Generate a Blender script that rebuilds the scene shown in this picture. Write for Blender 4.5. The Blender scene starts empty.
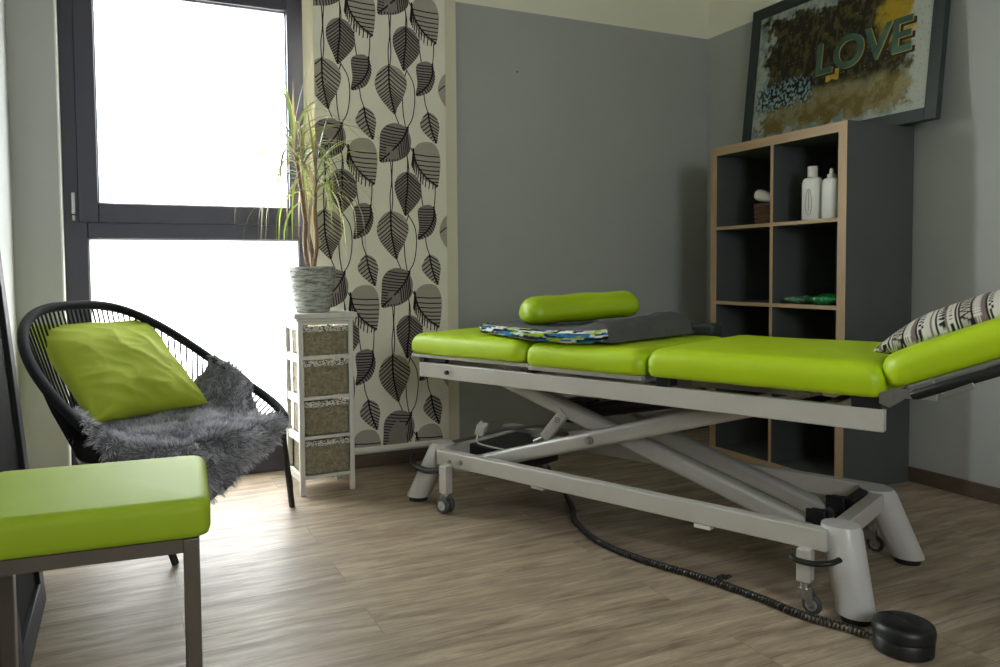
import bpy, bmesh, math, random
from math import sin, cos, pi, radians, sqrt, atan2, exp
from mathutils import Vector, Matrix, noise, Quaternion
V = Vector
random.seed(7)
sc = bpy.context.scene
COL = sc.collection

# ------------------------------------------------------------------ helpers
def lin(c):
    return tuple(((x/255)/12.92 if x/255 <= .04045 else ((x/255+.055)/1.055)**2.4) for x in c)

class NT:
    def __init__(s, m):
        s.t = m.node_tree; s.t.nodes.clear()
        s.out = s.t.nodes.new('ShaderNodeOutputMaterial')
    def n(s, typ, **kw):
        nd = s.t.nodes.new(typ)
        for k, v in kw.items():
            if k.startswith('_'): setattr(nd, k[1:], v)
            else:
                key = int(k[1:]) if k[0] == 'i' and k[1:].isdigit() else k.replace('__', ' ')
                if hasattr(v, 'is_output') or isinstance(v, bpy.types.NodeSocket): s.t.links.new(v, nd.inputs[key])
                else: nd.inputs[key].default_value = v
        return nd
    def mix(s, fac, a, b, typ='MIX'):
        m = s.t.nodes.new('ShaderNodeMix'); m.data_type = 'RGBA'; m.blend_type = typ
        for i, v in ((0, fac), (6, a), (7, b)):
            if isinstance(v, bpy.types.NodeSocket): s.t.links.new(v, m.inputs[i])
            elif i and len(v) == 3: m.inputs[i].default_value = (*v, 1)
            else: m.inputs[i].default_value = v
        return m.outputs[2]
    def ramp(s, fac, stops):
        r = s.t.nodes.new('ShaderNodeValToRGB'); s.t.links.new(fac, r.inputs[0])
        e = r.color_ramp.elements
        while len(e) < len(stops): e.new(.5)
        for el, (p, c) in zip(e, stops):
            el.position = p; el.color = (c, c, c, 1) if isinstance(c, (int, float)) else (*c, 1)
        return r.outputs[0]
    def coords(s, kind='Object', scale=(1, 1, 1), rot=(0, 0, 0)):
        tc = s.n('ShaderNodeTexCoord'); mp = s.n('ShaderNodeMapping', Scale=scale, Rotation=rot)
        s.t.links.new(tc.outputs[kind], mp.inputs[0]); return mp.outputs[0]
    def bump(s, h, strength, dist=.01):
        return s.n('ShaderNodeBump', Height=h, Strength=strength, Distance=dist).outputs[0]
    def pbsdf(s, **kw):
        b = s.n('ShaderNodeBsdfPrincipled', **kw); s.t.links.new(b.outputs[0], s.out.inputs[0]); return b

def newmat(name):
    m = bpy.data.materials.new(name); m.use_nodes = True
    return m, NT(m)

def simple(name, rgb, rough=.5, metal=0., var=.06, scale=30, bump=0., bscale=200, coat=0., spec=.5, stretch=(1, 1, 1)):
    m, t = newmat(name)
    c = lin(rgb)
    co = t.coords(scale=stretch)
    nz = t.n('ShaderNodeTexNoise', Vector=co, Scale=scale, Detail=4.)
    f = t.ramp(nz.outputs[0], [(.3, 1-var), (.7, 1+var)])
    col = t.mix(1., (*c, 1), f, 'MULTIPLY')
    kw = dict(Base__Color=col, Roughness=rough, Metallic=metal)
    kw['Coat Weight'] = coat
    kw['Specular IOR Level'] = spec
    if bump:
        b2 = t.n('ShaderNodeTexNoise', Vector=co, Scale=bscale, Detail=3.)
        kw['Normal'] = t.bump(b2.outputs[0], bump)
    t.pbsdf(**kw)
    return m

def vcol_mat(name, rough=.8, bump=0., bscale=300):
    m, t = newmat(name)
    a = t.n('ShaderNodeAttribute', _attribute_name='Col')
    kw = dict(Base__Color=a.outputs[0], Roughness=rough)
    kw['Specular IOR Level'] = .2
    if bump:
        kw['Normal'] = t.bump(t.n('ShaderNodeTexNoise', Vector=t.coords(), Scale=bscale, Detail=2.).outputs[0], bump)
    t.pbsdf(**kw)
    return m

class MB:
    """collects shapes; build() links them as one mesh object"""
    def __init__(s): s.v = []; s.f = []; s.m = []
    def add(s, vs, fs, mi=0):
        o = len(s.v); s.v += [tuple(p) for p in vs]; s.f += [tuple(i+o for i in f) for f in fs]; s.m += [mi]*len(fs); return s
    def box(s, lo, hi, mi=0, M=None):
        x0, y0, z0 = lo; x1, y1, z1 = hi
        vs = [V(p) for p in ((x0,y0,z0),(x1,y0,z0),(x1,y1,z0),(x0,y1,z0),(x0,y0,z1),(x1,y0,z1),(x1,y1,z1),(x0,y1,z1))]
        if M: vs = [M @ p for p in vs]
        return s.add(vs, [(0,3,2,1),(4,5,6,7),(0,1,5,4),(1,2,6,5),(2,3,7,6),(3,0,4,7)], mi)
    def beam(s, a, b, w, h, mi=0, up=V((0,0,1)), r=.0):
        a, b = V(a), V(b); d = (b-a).normalized(); sd = d.cross(up).normalized(); u = sd.cross(d)
        pts = []
        if r:
            for cx, cy, a0 in ((w/2-r,h/2-r,0),(-w/2+r,h/2-r,pi/2),(-w/2+r,-h/2+r,pi),(w/2-r,-h/2+r,1.5*pi)):
                for k in range(5):
                    an = a0+k*pi/8; pts.append((cx+r*cos(an), cy+r*sin(an)))
        else: pts = [(w/2,h/2),(-w/2,h/2),(-w/2,-h/2),(w/2,-h/2)]
        n = len(pts)
        vs = [p+sd*x+u*y for p in (a, b) for x, y in pts]
        fs = [(i, (i+1) % n, n+(i+1) % n, n+i) for i in range(n)]+[tuple(range(n))[::-1], tuple(range(n, 2*n))]
        return s.add(vs, fs, mi)
    def tube(s, path, r, seg=10, mi=0, closed=False, caps=True, flat=1.):
        P = [V(p) for p in path]; n = len(P)
        rs = r if isinstance(r, (list, tuple)) else [r]*n
        vs = []; prev = None
        for i, p in enumerate(P):
            if closed: d = P[(i+1) % n]-P[i-1]
            else: d = P[min(i+1, n-1)]-P[max(i-1, 0)]
            d.normalize()
            if prev is None:
                up = V((0,0,1)) if abs(d.z) < .9 else V((1,0,0)); sd = d.cross(up).normalized()
            else: sd = (prev-d*prev.dot(d)).normalized()
            prev = sd; u = sd.cross(d)
            vs += [p+sd*rs[i]*cos(k*2*pi/seg)+u*rs[i]*flat*sin(k*2*pi/seg) for k in range(seg)]
        fs = []
        for i in range(n if closed else n-1):
            j = (i+1) % n
            off = 0
            if closed and j == 0:
                best = 1e9
                for o in range(seg):
                    dd = (V(vs[i*seg])-V(vs[o])).length
                    if dd < best: best = dd; off = o
            fs += [(i*seg+k, i*seg+(k+1) % seg, j*seg+(k+1+off) % seg, j*seg+(k+off) % seg) for k in range(seg)]
        if not closed and caps: fs += [tuple(range(seg)), tuple(range((n-1)*seg, n*seg))[::-1]]
        return s.add(vs, fs, mi)
    def lathe(s, prof, seg=32, c=(0,0,0), mi=0, M=None, cap=True, sx=1, sy=1):
        c = V(c); vs = [V((r*cos(k*2*pi/seg)*sx, r*sin(k*2*pi/seg)*sy, z)) for r, z in prof for k in range(seg)]
        vs = [((M @ p) if M else p)+c for p in vs]
        n = len(prof)
        fs = [(i*seg+k, i*seg+(k+1) % seg, (i+1)*seg+(k+1) % seg, (i+1)*seg+k) for i in range(n-1) for k in range(seg)]
        if cap: fs += [tuple(range(seg))[::-1], tuple(range((n-1)*seg, n*seg))]
        return s.add(vs, fs, mi)
    def cyl(s, a, b, r, r2=None, seg=20, mi=0): return s.tube([a, b], [r, r if r2 is None else r2], seg, mi)
    def grid(s, fn, nu, nv, mi=0, wrapu=False, wrapv=False):
        vs = [fn(i/(nu if wrapu else nu-1), j/(nv if wrapv else nv-1)) for j in range(nv) for i in range(nu)]
        fs = []
        for j in range(nv if wrapv else nv-1):
            for i in range(nu if wrapu else nu-1):
                i2 = (i+1) % nu; j2 = (j+1) % nv
                fs.append((j*nu+i, j*nu+i2, j2*nu+i2, j2*nu+i))
        return s.add(vs, fs, mi)
    def build(s, name, mats, parent=None, smooth=None, bevel=0., bseg=2, subd=0, recalc=True, cols=None, loc=None):
        me = bpy.data.meshes.new(name); me.from_pydata(s.v, [], s.f)
        if not isinstance(mats, (list, tuple)): mats = [mats]
        for m in mats: me.materials.append(m)
        me.polygons.foreach_set('material_index', s.m)
        if recalc:
            bm = bmesh.new(); bm.from_mesh(me); bmesh.ops.recalc_face_normals(bm, faces=bm.faces); bm.to_mesh(me); bm.free()
        if cols:
            at = me.color_attributes.new('Col', 'FLOAT_COLOR', 'POINT')
            at.data.foreach_set('color', [x for c in cols for x in (*c, 1.)])
        me.update()
        o = bpy.data.objects.new(name, me); COL.objects.link(o)
        if parent: o.parent = parent
        if loc: o.location = loc
        if bevel:
            b = o.modifiers.new('b', 'BEVEL'); b.width = bevel; b.segments = bseg; b.limit_method = 'ANGLE'; b.angle_limit = radians(40)
            b.harden_normals = False
        if subd:
            d = o.modifiers.new('s', 'SUBSURF'); d.levels = d.render_levels = subd
        if smooth is None: smooth = bool(bevel)
        if smooth:
            me.polygons.foreach_set('use_smooth', [True]*len(me.polygons))
            me.set_sharp_from_angle(angle=radians(50 if not bevel else 45))
        return o

def thing(name, label, cat, loc=(0,0,0), rz=0, group=None):
    o = bpy.data.objects.new(name, None); COL.objects.link(o); o.location = loc; o.rotation_euler = (0, 0, rz)
    o.empty_display_size = .1
    return tag(o, label, cat, group)
def tag(o, label, cat, group=None):
    o['label'] = label; o['category'] = cat
    if group: o['group'] = group
    return o
def struct(o): o['kind'] = 'structure'; return o
def smooth_path(pts, n=8, closed=False):
    P = [V(p) for p in pts]; out = []; N = len(P)
    for i in range(N if closed else N-1):
        if closed: a, b, c, d = P[i-1], P[i], P[(i+1) % N], P[(i+2) % N]
        else: a, b, c, d = P[max(i-1, 0)], P[i], P[i+1], P[min(i+2, N-1)]
        for k in range(n):
            t = k/n
            out.append(.5*((2*b)+(c-a)*t+(2*a-5*b+4*c-d)*t*t+(3*b-a-3*c+d)*t**3))
    if not closed: out.append(P[-1])
    return out
def lerp(a, b, t): return a+(b-a)*t
def sst(a, b, x):
    t = min(1, max(0, (x-a)/(b-a))); return t*t*(3-2*t)

# ------------------------------------------------------------------ camera
cx, cy, cz, yaw, pitch, roll, fpx, sx, sy = -3.008, -3.4057, .8989, .42413, .04507, -.00876, 766.5, -29.92, -27.32
F = V((sin(yaw)*cos(pitch), cos(yaw)*cos(pitch), -sin(pitch))); R = V((cos(yaw), -sin(yaw), 0)); U = R.cross(F)
R2 = cos(roll)*R+sin(roll)*U; U2 = -sin(roll)*R+cos(roll)*U
cam = bpy.data.cameras.new('camera'); co = bpy.data.objects.new('camera', cam); COL.objects.link(co)
cam.sensor_width = 36; cam.lens = fpx/1000*36; cam.shift_x = -sx/1000; cam.shift_y = sy/1000; cam.clip_start = .02
M = Matrix((R2, U2, -F)).transposed().to_4x4(); M.translation = (cx, cy, cz); co.matrix_world = M
sc.camera = co
sc.view_settings.view_transform = 'Standard'; sc.view_settings.look = 'None'; sc.view_settings.gamma = 1
sc.view_settings.use_curve_mapping = False
sc.view_settings.exposure = 1.6
try: sc.cycles.use_denoising = True
except Exception: pass
sc.cycles.max_bounces = 10; sc.cycles.diffuse_bounces = 6; sc.cycles.transparent_max_bounces = 12
sc.cycles.sample_clamp_indirect = 8; sc.cycles.caustics_reflective = False; sc.cycles.caustics_refractive = False

# ------------------------------------------------------------------ materials
LIME = simple('lime_vinyl', (176, 206, 2), .46, var=.03, scale=6, bump=.05, bscale=500, coat=.05)
LIME_STOOL = simple('lime_vinyl_pale', (160, 186, 34), .6, var=.03, scale=6, bump=.05, bscale=500, coat=.0, spec=.4)
GREY_METAL = simple('grey_powder_coat', (190, 187, 178), .38, var=.02, scale=20, coat=.1)
LEG_METAL = simple('light_grey_coat', (200, 199, 196), .35, var=.03, scale=12, coat=.2)
SILVER = simple('zinc_steel', (170, 170, 168), .3, metal=.9, var=.05)
TUBE = simple('silver_paint', (186, 184, 178), .3, metal=.3, var=.03)
BLACK = simple('black_plastic', (22, 23, 25), .4, var=.1)
BLACKM = simple('black_metal', (18, 18, 21), .45, var=.1)
CORD = simple('black_cord', (17, 16, 22), .75, spec=.25, var=.15, scale=400, bump=.3, bscale=900)
STEEL = simple('brown_grey_steel', (116, 108, 98), .42, metal=.6, var=.04)
RUBBER = simple('dark_rubber', (24, 24, 24), .7)
FRAME = simple('anthracite_window', (52, 51, 64), .42, var=.03)
WHITEP = simple('white_plastic', (225, 223, 214), .4, var=.02)
WHITEW = simple('white_painted_wood', (214, 212, 204), .5, var=.05, scale=40, bump=.1, bscale=80, stretch=(1, 1, .1))

def wall_mat():
    m, t = newmat('two_tone_wall')
    geo = t.n('ShaderNodeNewGeometry'); sep = t.n('ShaderNodeSeparateXYZ', i0=geo.outputs['Position'])
    nz = t.n('ShaderNodeTexNoise', Scale=1.4, Detail=4.); t.t.links.new(geo.outputs['Position'], nz.inputs['Vector'])
    st = t.n('ShaderNodeMath', _operation='GREATER_THAN', i0=sep.outputs[2], i1=2.183)
    var = t.ramp(nz.outputs[0], [(.3, .96), (.7, 1.03)])
    c = t.mix(st.outputs[0], (*lin((173, 175, 171)), 1), (*lin((236, 235, 216)), 1))
    c = t.mix(1., c, var, 'MULTIPLY')
    f = t.n('ShaderNodeTexNoise', Scale=180., Detail=3.); t.t.links.new(geo.outputs['Position'], f.inputs['Vector'])
    t.pbsdf(Base__Color=c, Roughness=.75, Normal=t.bump(f.outputs[0], .12, .002))
    return m
WALL = wall_mat()

def floor_mat():
    m, t = newmat('wood_plank_vinyl')
    co = t.coords()
    br = t.n('ShaderNodeTexBrick', Vector=co, Scale=1., _offset=.37, _offset_frequency=2)
    br.inputs['Brick Width'].default_value = 1.22; br.inputs['Row Height'].default_value = .18
    br.inputs['Mortar Size'].default_value = .0012; br.inputs['Mortar Smooth'].default_value = .3; br.inputs['Bias'].default_value = 0
    br.inputs['Color1'].default_value = (.36, .36, .36, 1); br.inputs['Color2'].default_value = (.64, .64, .64, 1); br.inputs['Mortar'].default_value = (.2, .2, .2, 1)
    # grain offset per plank
    va = t.n('ShaderNodeVectorMath', _operation='MULTIPLY', i0=br.outputs[0]); va.inputs[1].default_value = (7, 13, 0)
    ad = t.n('ShaderNodeVectorMath', _operation='ADD', i0=co, i1=va.outputs[0])
    mp = t.n('ShaderNodeMapping', Vector=ad.outputs[0], Scale=(1.5, 13, 1))
    g1 = t.n('ShaderNodeTexNoise', Vector=mp.outputs[0], Scale=2.2, Detail=8., Roughness=.65, Distortion=.6)
    mp2 = t.n('ShaderNodeMapping', Vector=ad.outputs[0], Scale=(6, 90, 1))
    g2 = t.n('ShaderNodeTexNoise', Vector=mp2.outputs[0], Scale=2., Detail=5., Roughness=.6)
    mp3 = t.n('ShaderNodeMapping', Vector=ad.outputs[0], Scale=(1.1, 4, 1))
    g3 = t.n('ShaderNodeTexNoise', Vector=mp3.outputs[0], Scale=2.5, Detail=3.)
    base = t.ramp(g1.outputs[0], [(.25, lin((104, 88, 70))), (.43, lin((150, 133, 112))), (.57, lin((174, 157, 134))), (.76, lin((202, 187, 164)))])
    base = t.mix(1., base, t.ramp(g2.outputs[0], [(.25, .74), (.6, 1.08)]), 'MULTIPLY')
    base = t.mix(1., base, t.ramp(g3.outputs[0], [(.3, .86), (.7, 1.1)]), 'MULTIPLY')
    base = t.mix(1., base, t.ramp(br.outputs[0], [(.2, .6), (.36, .9), (.64, 1.06)]), 'MULTIPLY')
    ro = t.ramp(g1.outputs[0], [(.3, .52), (.7, .4)])
    t.pbsdf(Base__Color=base, Roughness=ro, Normal=t.bump(g2.outputs[0], .25, .002))
    return m
FLOOR = floor_mat()
CEIL = simple('white_ceiling', (225, 224, 215), .8, var=.02)
BASEB = simple('dark_wood_skirting', (92, 78, 64), .5, var=.15, scale=12, stretch=(1, 1, 6))

# ------------------------------------------------------------------ the room
XL, XR, YB, YF, ZC = -3.387, 0., 0., -4.7, 2.62
WX0, WX1, WZ1 = -3.226, -2.21, 2.30     # window opening
MB().box((XL-.2, YF-.2, -.1), (XR+.2, .3, 0)).build('floor', FLOOR).__setitem__('kind', 'structure')
MB().box((XL-.2, YF-.2, ZC), (XR+.2, .3, ZC+.1)).build('ceiling', CEIL).__setitem__('kind', 'structure')
w = MB()
w.box((XL-.2, 0, 0), (WX0, .3, ZC)); w.box((WX1, 0, 0), (XR+.2, .3, ZC)); w.box((WX0, 0, WZ1), (WX1, .3, ZC))
struct(w.build('wall_back', WALL))
struct(MB().box((XL-.2, YF, 0), (XL, 0, ZC)).build('wall_left', WALL))
struct(MB().box((0, YF, 0), (.2, 0, ZC)).build('wall_right', WALL))
w = MB(); RX0, RX1, RZ0, RZ1 = -2.75, -1.85, 1.0, 2.1
w.box((XL, YF-.2, 0), (RX0, YF, ZC)); w.box((RX1, YF-.2, 0), (XR, YF, ZC)); w.box((RX0, YF-.2, 0), (RX1, YF, RZ0)); w.box((RX0, YF-.2, RZ1), (RX1, YF, ZC))
struct(w.build('wall_front', WALL))
struct(MB().box((WX1, -.014, 0), (-.014, 0, .062)).build('baseboard_back', BASEB, bevel=.003))
struct(MB().box((-.014, YF+.02, 0), (0, 0, .062)).build('baseboard_right', BASEB, bevel=.003))
struct(MB().box((XL, YF+.02, 0), (XL+.014, 0, .062)).build('baseboard_left', BASEB, bevel=.003))
# plaster bead on the window reveal
BEAD = simple('white_bead', (222, 222, 216), .5)
struct(MB().box((WX0-.001, -.003, 0), (WX0+.005, .098, WZ1)).box((WX1-.005, -.003, 0), (WX1+.001, .098, WZ1)).build('trim_1', BEAD))

# window 1
win = bpy.data.objects.new('window_1', None); COL.objects.link(win); win.location = (0, .1, 0); struct(win)
f = MB()
y0, y1 = 0., .07
f.box((WX0, y0, 0), (-3.136, y1, WZ1)); f.box((-2.273, y0, 0), (WX1, y1, WZ1))
f.box((-3.136, y0, 0), (-2.273, y1, .185)); f.box((-3.136, y0, 1.049), (-2.273, y1, 1.125)); f.box((-3.136, y0, 2.115), (-2.273, y1, WZ1))
f.build('window_frame', FRAME, win, bevel=.004)
s_ = MB(); ys = -.012
s_.box((-3.168, ys, 1.112), (-3.094, .05, 2.14)); s_.box((-2.316, ys, 1.112), (-2.243, .05, 2.14))
s_.box((-3.094, ys, 1.112), (-2.316, .05, 1.191)); s_.box((-3.094, ys, 2.066), (-2.316, .05, 2.14))
s_.build('window_sash', FRAME, win, bevel=.004)
b = MB()
for x0, x1, z0, z1 in ((-3.094, -2.316, 1.191, 2.066), (-3.136, -2.273, .185, 1.049)):
    b.box((x0, .012, z0), (x0+.006, .03, z1)); b.box((x1-.006, .012, z0), (x1, .03, z1)); b.box((x0, .012, z0), (x1, .03, z0+.006)); b.box((x0, .012, z1-.006), (x1, .03, z1))
b.build('glazing_bead', simple('grey_gasket', (150, 150, 155), .5), win)
def glass(name, frost):
    m, t = newmat(name)
    gl = t.n('ShaderNodeBsdfGlossy', Roughness=.02 if not frost else .25)
    fr = t.n('ShaderNodeFresnel', IOR=1.3)
    if frost:
        nz = t.n('ShaderNodeTexNoise', Vector=t.coords(), Scale=2., Detail=2.)
        tr = t.n('ShaderNodeBsdfTranslucent', Color=t.ramp(nz.outputs[0], [(.3, (.93, .92, .90)), (.7, (.97, .97, .96))]))
    else: tr = t.n('ShaderNodeBsdfTransparent', Color=(.97, .98, .98, 1))
    mx = t.n('ShaderNodeMixShader', i0=fr.outputs[0], i1=tr.outputs[0], i2=gl.outputs[0])
    t.t.links.new(mx.outputs[0], t.out.inputs[0]); return m
MB().add([(-3.094, .02, 1.191), (-2.316, .02, 1.191), (-2.316, .02, 2.066), (-3.094, .02, 2.066)], [(0, 1, 2, 3)]).build('clear_pane', glass('clear_glass', False), win)
MB().add([(-3.136, .02, .185), (-2.273, .02, .185), (-2.273, .02, 1.049), (-3.136, .02, 1.049)], [(0, 1, 2, 3)]).build('frosted_pane', glass('frosted_glass', True), win)
h = MB(); h.box((-3.192, -.022, 1.145), (-3.178, -.0, 1.232)); h.cyl((-3.185, -.012, 1.118), (-3.185, -.012, 1.14), .0075)
h.build('hinge_cover', SILVER, win, bevel=.002)

# unseen window added behind the camera to give soft fill light
w2 = bpy.data.objects.new('fill_window', None); COL.objects.link(w2); w2.location = (0, YF, 0); struct(w2)
f = MB()
f.box((RX0, -.12, RZ0), (RX0+.06, -.05, RZ1)); f.box((RX1-.06, -.12, RZ0), (RX1, -.05, RZ1)); f.box((RX0, -.12, RZ0), (RX1, -.05, RZ0+.06)); f.box((RX0, -.12, RZ1-.06), (RX1, -.05, RZ1))
f.build('window_frame', FRAME, w2)
# pale terrace outside
g = MB().box((-12, .3, -.15), (8, 14, -.08)).build('terrace_outside', simple('pale_paving', (200, 195, 185), .9)); struct(g)

# ------------------------------------------------------------------ curtains
CREAM = simple('cream_curtain_cloth', (232, 229, 214), .9, var=.03, scale=8, bump=.15, bscale=700)
LGREY = simple('printed_grey', (168, 162, 150), .9, var=.08, scale=300)
DGREY = simple('printed_dark_grey', (136, 128, 122), .9, var=.08, scale=300)
INK = simple('printed_black', (26, 20, 26), .9, var=.1)
def linen():
    m, t = newmat('beige_linen')
    a = t.n('ShaderNodeTexNoise', Vector=t.coords(scale=(300, 1, 12)), Scale=1., Detail=3.)
    b_ = t.n('ShaderNodeTexNoise', Vector=t.coords(scale=(12, 1, 300)), Scale=1., Detail=3.)
    ad = t.n('ShaderNodeMath', _operation='ADD', i0=a.outputs[0], i1=b_.outputs[0])
    c = t.ramp(ad.outputs[0], [(.8/2, lin((190, 184, 160))), (1.2/2, lin((222, 216, 194)))])
    t.pbsdf(Base__Color=c, Roughness=.95, Normal=t.bump(ad.outputs[0], .3, .002)); return m
LINEN = linen()
# beige panel at the back
pb = thing('panel_curtain', 'plain beige linen panel curtain hanging behind the leaf-print one', 'curtain', (-1.9, -.045, .075))
MB().grid(lambda a, b_: (lerp(-.375, .348, a), .002*sin(a*9), lerp(0, 2.495, b_)), 24, 12).build('cloth', LINEN, pb, smooth=True)
MB().box((-.375, -.004, -.004), (.348, .004, .022)).build('bottom_batten', CREAM, pb, bevel=.002)
# leaf curtain: width .609, tile .304 x .66
pc = thing('panel_curtain', 'cream panel curtain printed with grey and black striped leaves', 'curtain', (-2.236, -.085, .1))
CW, CT, TP = .612, 2.032, .653
s = 1/5.556/215    # metres per zoomed pixel
def wob(x): return .0006*sin(x*21+.5)
cur = MB()
cur.grid(lambda a, b_: (a*CW, wob(a*CW), b_*2.47), 40, 20, 0)
def strip(pts, wd, layer, mi):
    pts = [V(p) for p in pts]
    for i in range(len(pts)-1):
        a, b_ = pts[i], pts[i+1]
        d = b_-a
        if d.length < 1e-7: continue
        n = V((-d.y, d.x)).normalized()*wd/2
        ex = d.normalized()*wd*.25
        q = [a-ex+n, a-ex-n, b_+ex-n, b_+ex+n]
        if min(p.x for p in q) < 0 or max(p.x for p in q) > CW or min(p.y for p in q) < .012 or max(p.y for p in q) > 2.46: continue
        cur.add([(p.x, wob(p.x)-layer, p.y) for p in q], [(0, 1, 2, 3)], mi)
def clip_poly(poly, axis, val, keep_gt):
    out = []
    for i in range(len(poly)):
        a, b_ = poly[i], poly[(i+1) % len(poly)]
        ia = (a[axis] > val) == keep_gt; ib = (b_[axis] > val) == keep_gt
        if ia: out.append(a)
        if ia != ib: out.append(a.lerp(b_, (val-a[axis])/(b_[axis]-a[axis])))
    return out
def ray_poly(p, d, poly):
    best = None
    for i in range(len(poly)):
        a, b_ = poly[i], poly[(i+1) % len(poly)]; e = b_-a
        den = d.x*e.y-d.y*e.x
        if abs(den) < 1e-12: continue
        w_ = a-p; t_ = (w_.x*e.y-w_.y*e.x)/den; u_ = (w_.x*d.y-w_.y*d.x)/den
        if t_ > 1e-5 and 0 <= u_ <= 1 and (best is None or t_ < best): best = t_
    return best
def leaf(outline, mid, dl, dr, n, fill, thick=6.2, lay=0):
    out = [V((p.x, p.y)) for p in smooth_path([V((*q, 0)) for q in outline], 5, True)]
    if min(p.x for p in out) > CW-.03 or max(p.x for p in out) < .02: return
    md = [V((p.x, p.y)) for p in smooth_path([V((*q, 0)) for q in mid], 8)]
    if fill is not None:
        pl = out
        for ax, v_, k in ((0, 0., True), (0, CW, False), (1, .012, True), (1, 2.46, False)):
            if pl: pl = clip_poly(pl, ax, v_, k)
        if len(pl) > 2:
            L = .0006+lay
            cur.add([(p.x, wob(p.x)-L, p.y) for p in pl], [tuple(range(len(pl)))], fill)
    strip(md, thick*1.5*s, .0010+lay, 3)
    for i in range(n):
        t_ = (i+.4)/n*(len(md)-1); k = int(t_); p = md[k].lerp(md[min(k+1, len(md)-1)], t_-k)
        for d in (dl, dr):
            if d is None: continue
            d2 = V(d).normalized(); r_ = ray_poly(p, d2, out)
            if r_ and r_ > .004:
                q = p+d2*r_*.97; mdp = p.lerp(q, .5)+V((0, -.02*r_))
                strip([p, mdp, q], thick*s, .0009+lay, 3)
def T(X, Y, i, j):
    # pattern coordinates (zoomed photo units, tile origin column i, row j) -> panel metres
    return ((X-412)*s-.032+i*.304, CT-(Y*s-(X-412)*.10*s)-j*TP+.0)
for i in (-1, 0, 1, 2, 3):
    for j in (-1, 0, 1, 2, 3):
        def q(*ps): return [T(x, y, i, j) for x, y in ps]
        # stems
        for st in ([(490, 75-20), (498, 200), (488, 290), (490, 372)], [(585, 50), (590, 110), (588, 168)], [(668, 190), (664, 260), (676, 358)], [(750, 250), (748, 320), (738, 402)],
                   [(592, 402), (628, 470), (636, 560), (620, 660), (582, 716)], [(592, 398), (582, 430)], [(690, 533), (696, 580), (712, 628)], [(565, 540), (568, 620), (580, 702)],
                   [(600, 800), (622, 840), (640, 866)], [(505, 884), (500, 980), (503, 1080), (495, 1172)], [(585, 850), (594, 900), (596, 962)], [(520, 628), (545, 690)]):
            strip(smooth_path([V((*p, 0)).to_2d().to_3d() for p in q(*st)], 5) and [V((p.x, p.y)) for p in smooth_path([V((*p, 0)) for p in q(*st)], 5)], 5.6*s, .0005, 3)
        # a1 light chevron leaf
        leaf(q((490, 370), (560, 400), (592, 470), (570, 545), (535, 600), (520, 632), (480, 595), (430, 530), (410, 465), (435, 400)), q((490, 370), (492, 480), (505, 560), (521, 630)), (-1, -.85), (1, -.75), 15, 1)
        # a2 dark chevron leaf
        leaf(q((588, 165), (640, 195), (668, 265), (660, 320), (600, 385), (572, 400), (550, 350), (520, 280), (515, 225), (540, 180)), q((588, 168), (588, 250), (578, 330), (574, 400)), (-1, -.8), (1, -.85), 14, 2)
        # a3 big dark round leaf, midrib from upper right to lower left
        leaf(q((575, 700), (603, 740), (612, 790), (595, 850), (540, 882), (480, 886), (432, 880), (432, 800), (438, 730), (470, 692), (520, 680)), q((596, 705), (560, 770), (500, 830), (434, 880)), (-1, .12), (.1, -1), 14, 2, lay=.0006)
        # b1 grey leaf, near-horizontal bands
        leaf(q((625, 60), (650, 20), (700, 8), (750, 25), (778, 80), (782, 150), (764, 255), (720, 235), (670, 200), (632, 130)), q((622, 40), (640, 120), (690, 195), (764, 256)), None, (1, -.05), 9, 1)
        leaf(q((600, 30), (640, 20), (720, 195), (764, 255), (700, 262), (622, 160)), q((622, 40), (640, 120), (690, 195), (764, 256)), (-.1, -1), None, 12, None)
        # b2 small dark leaf, midrib on the right
        leaf(q((645, 385), (670, 358), (720, 355), (748, 390), (755, 450), (730, 510), (690, 532), (645, 535), (652, 470)), q((742, 365), (738, 430), (705, 490), (646, 534)), (-1, 0), (.5, -.8), 14, 2)
        # b3 small light chevron leaf
        leaf(q((712, 628), (755, 650), (778, 700), (772, 750), (760, 798), (720, 770), (685, 735), (664, 695), (685, 650)), q((712, 628), (722, 690), (740, 750), (760, 798)), (-1, -.8), (1, -.55), 9, 1)
cur.build('printed_cloth', [CREAM, LGREY, DGREY, INK], pc, recalc=False)
MB().box((-.001, -.005, -.012), (CW+.001, .006, .008)).build('bottom_batten', CREAM, pc, bevel=.002)
cr = thing('curtain_rail', 'white curtain rail under the ceiling above the two panels', 'curtain rail', (-1.9, -.06, 2.578))
MB().box((-.8, -.05, 0), (.5, .04, .042)).build('track', WHITEP, cr, bevel=.003)

# ------------------------------------------------------------------ cabinet with baskets
cab = thing('drawer_cabinet', 'narrow white wooden cabinet with four grey basket drawers, standing before the curtain', 'cabinet', (-2.381, -.35, 0), radians(4))
W_, D_, H_ = .230, .205, .737
MB().box((-.018, -.016, H_-.02), (W_+.014, D_+.012, H_)).box((-.008, -.008, H_-.032), (W_+.006, D_+.004, H_-.02)).build('top_board', WHITEW, cab, bevel=.003)
fr = MB(); lw = .02
for x in (0, W_-lw):
    for y in (0, D_-lw): fr.box((x, y, 0), (x+lw, y+lw, H_-.03))
zr = [.085, .245, .405, .57]
for z in zr+[.703]:
    fr.box((lw, .001, z-.02 if z < .6 else z-.012), (W_-lw, .016, z-.006 if z < .6 else z))
    fr.box((lw, D_-.016, z-.02), (W_-lw, D_-.001, z-.006))
    for x in (.003, W_-.017): fr.box((x, lw, z-.032), (x+.014, D_-lw, z))
fr.build('frame', WHITEW, cab, bevel=.002)
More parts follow.
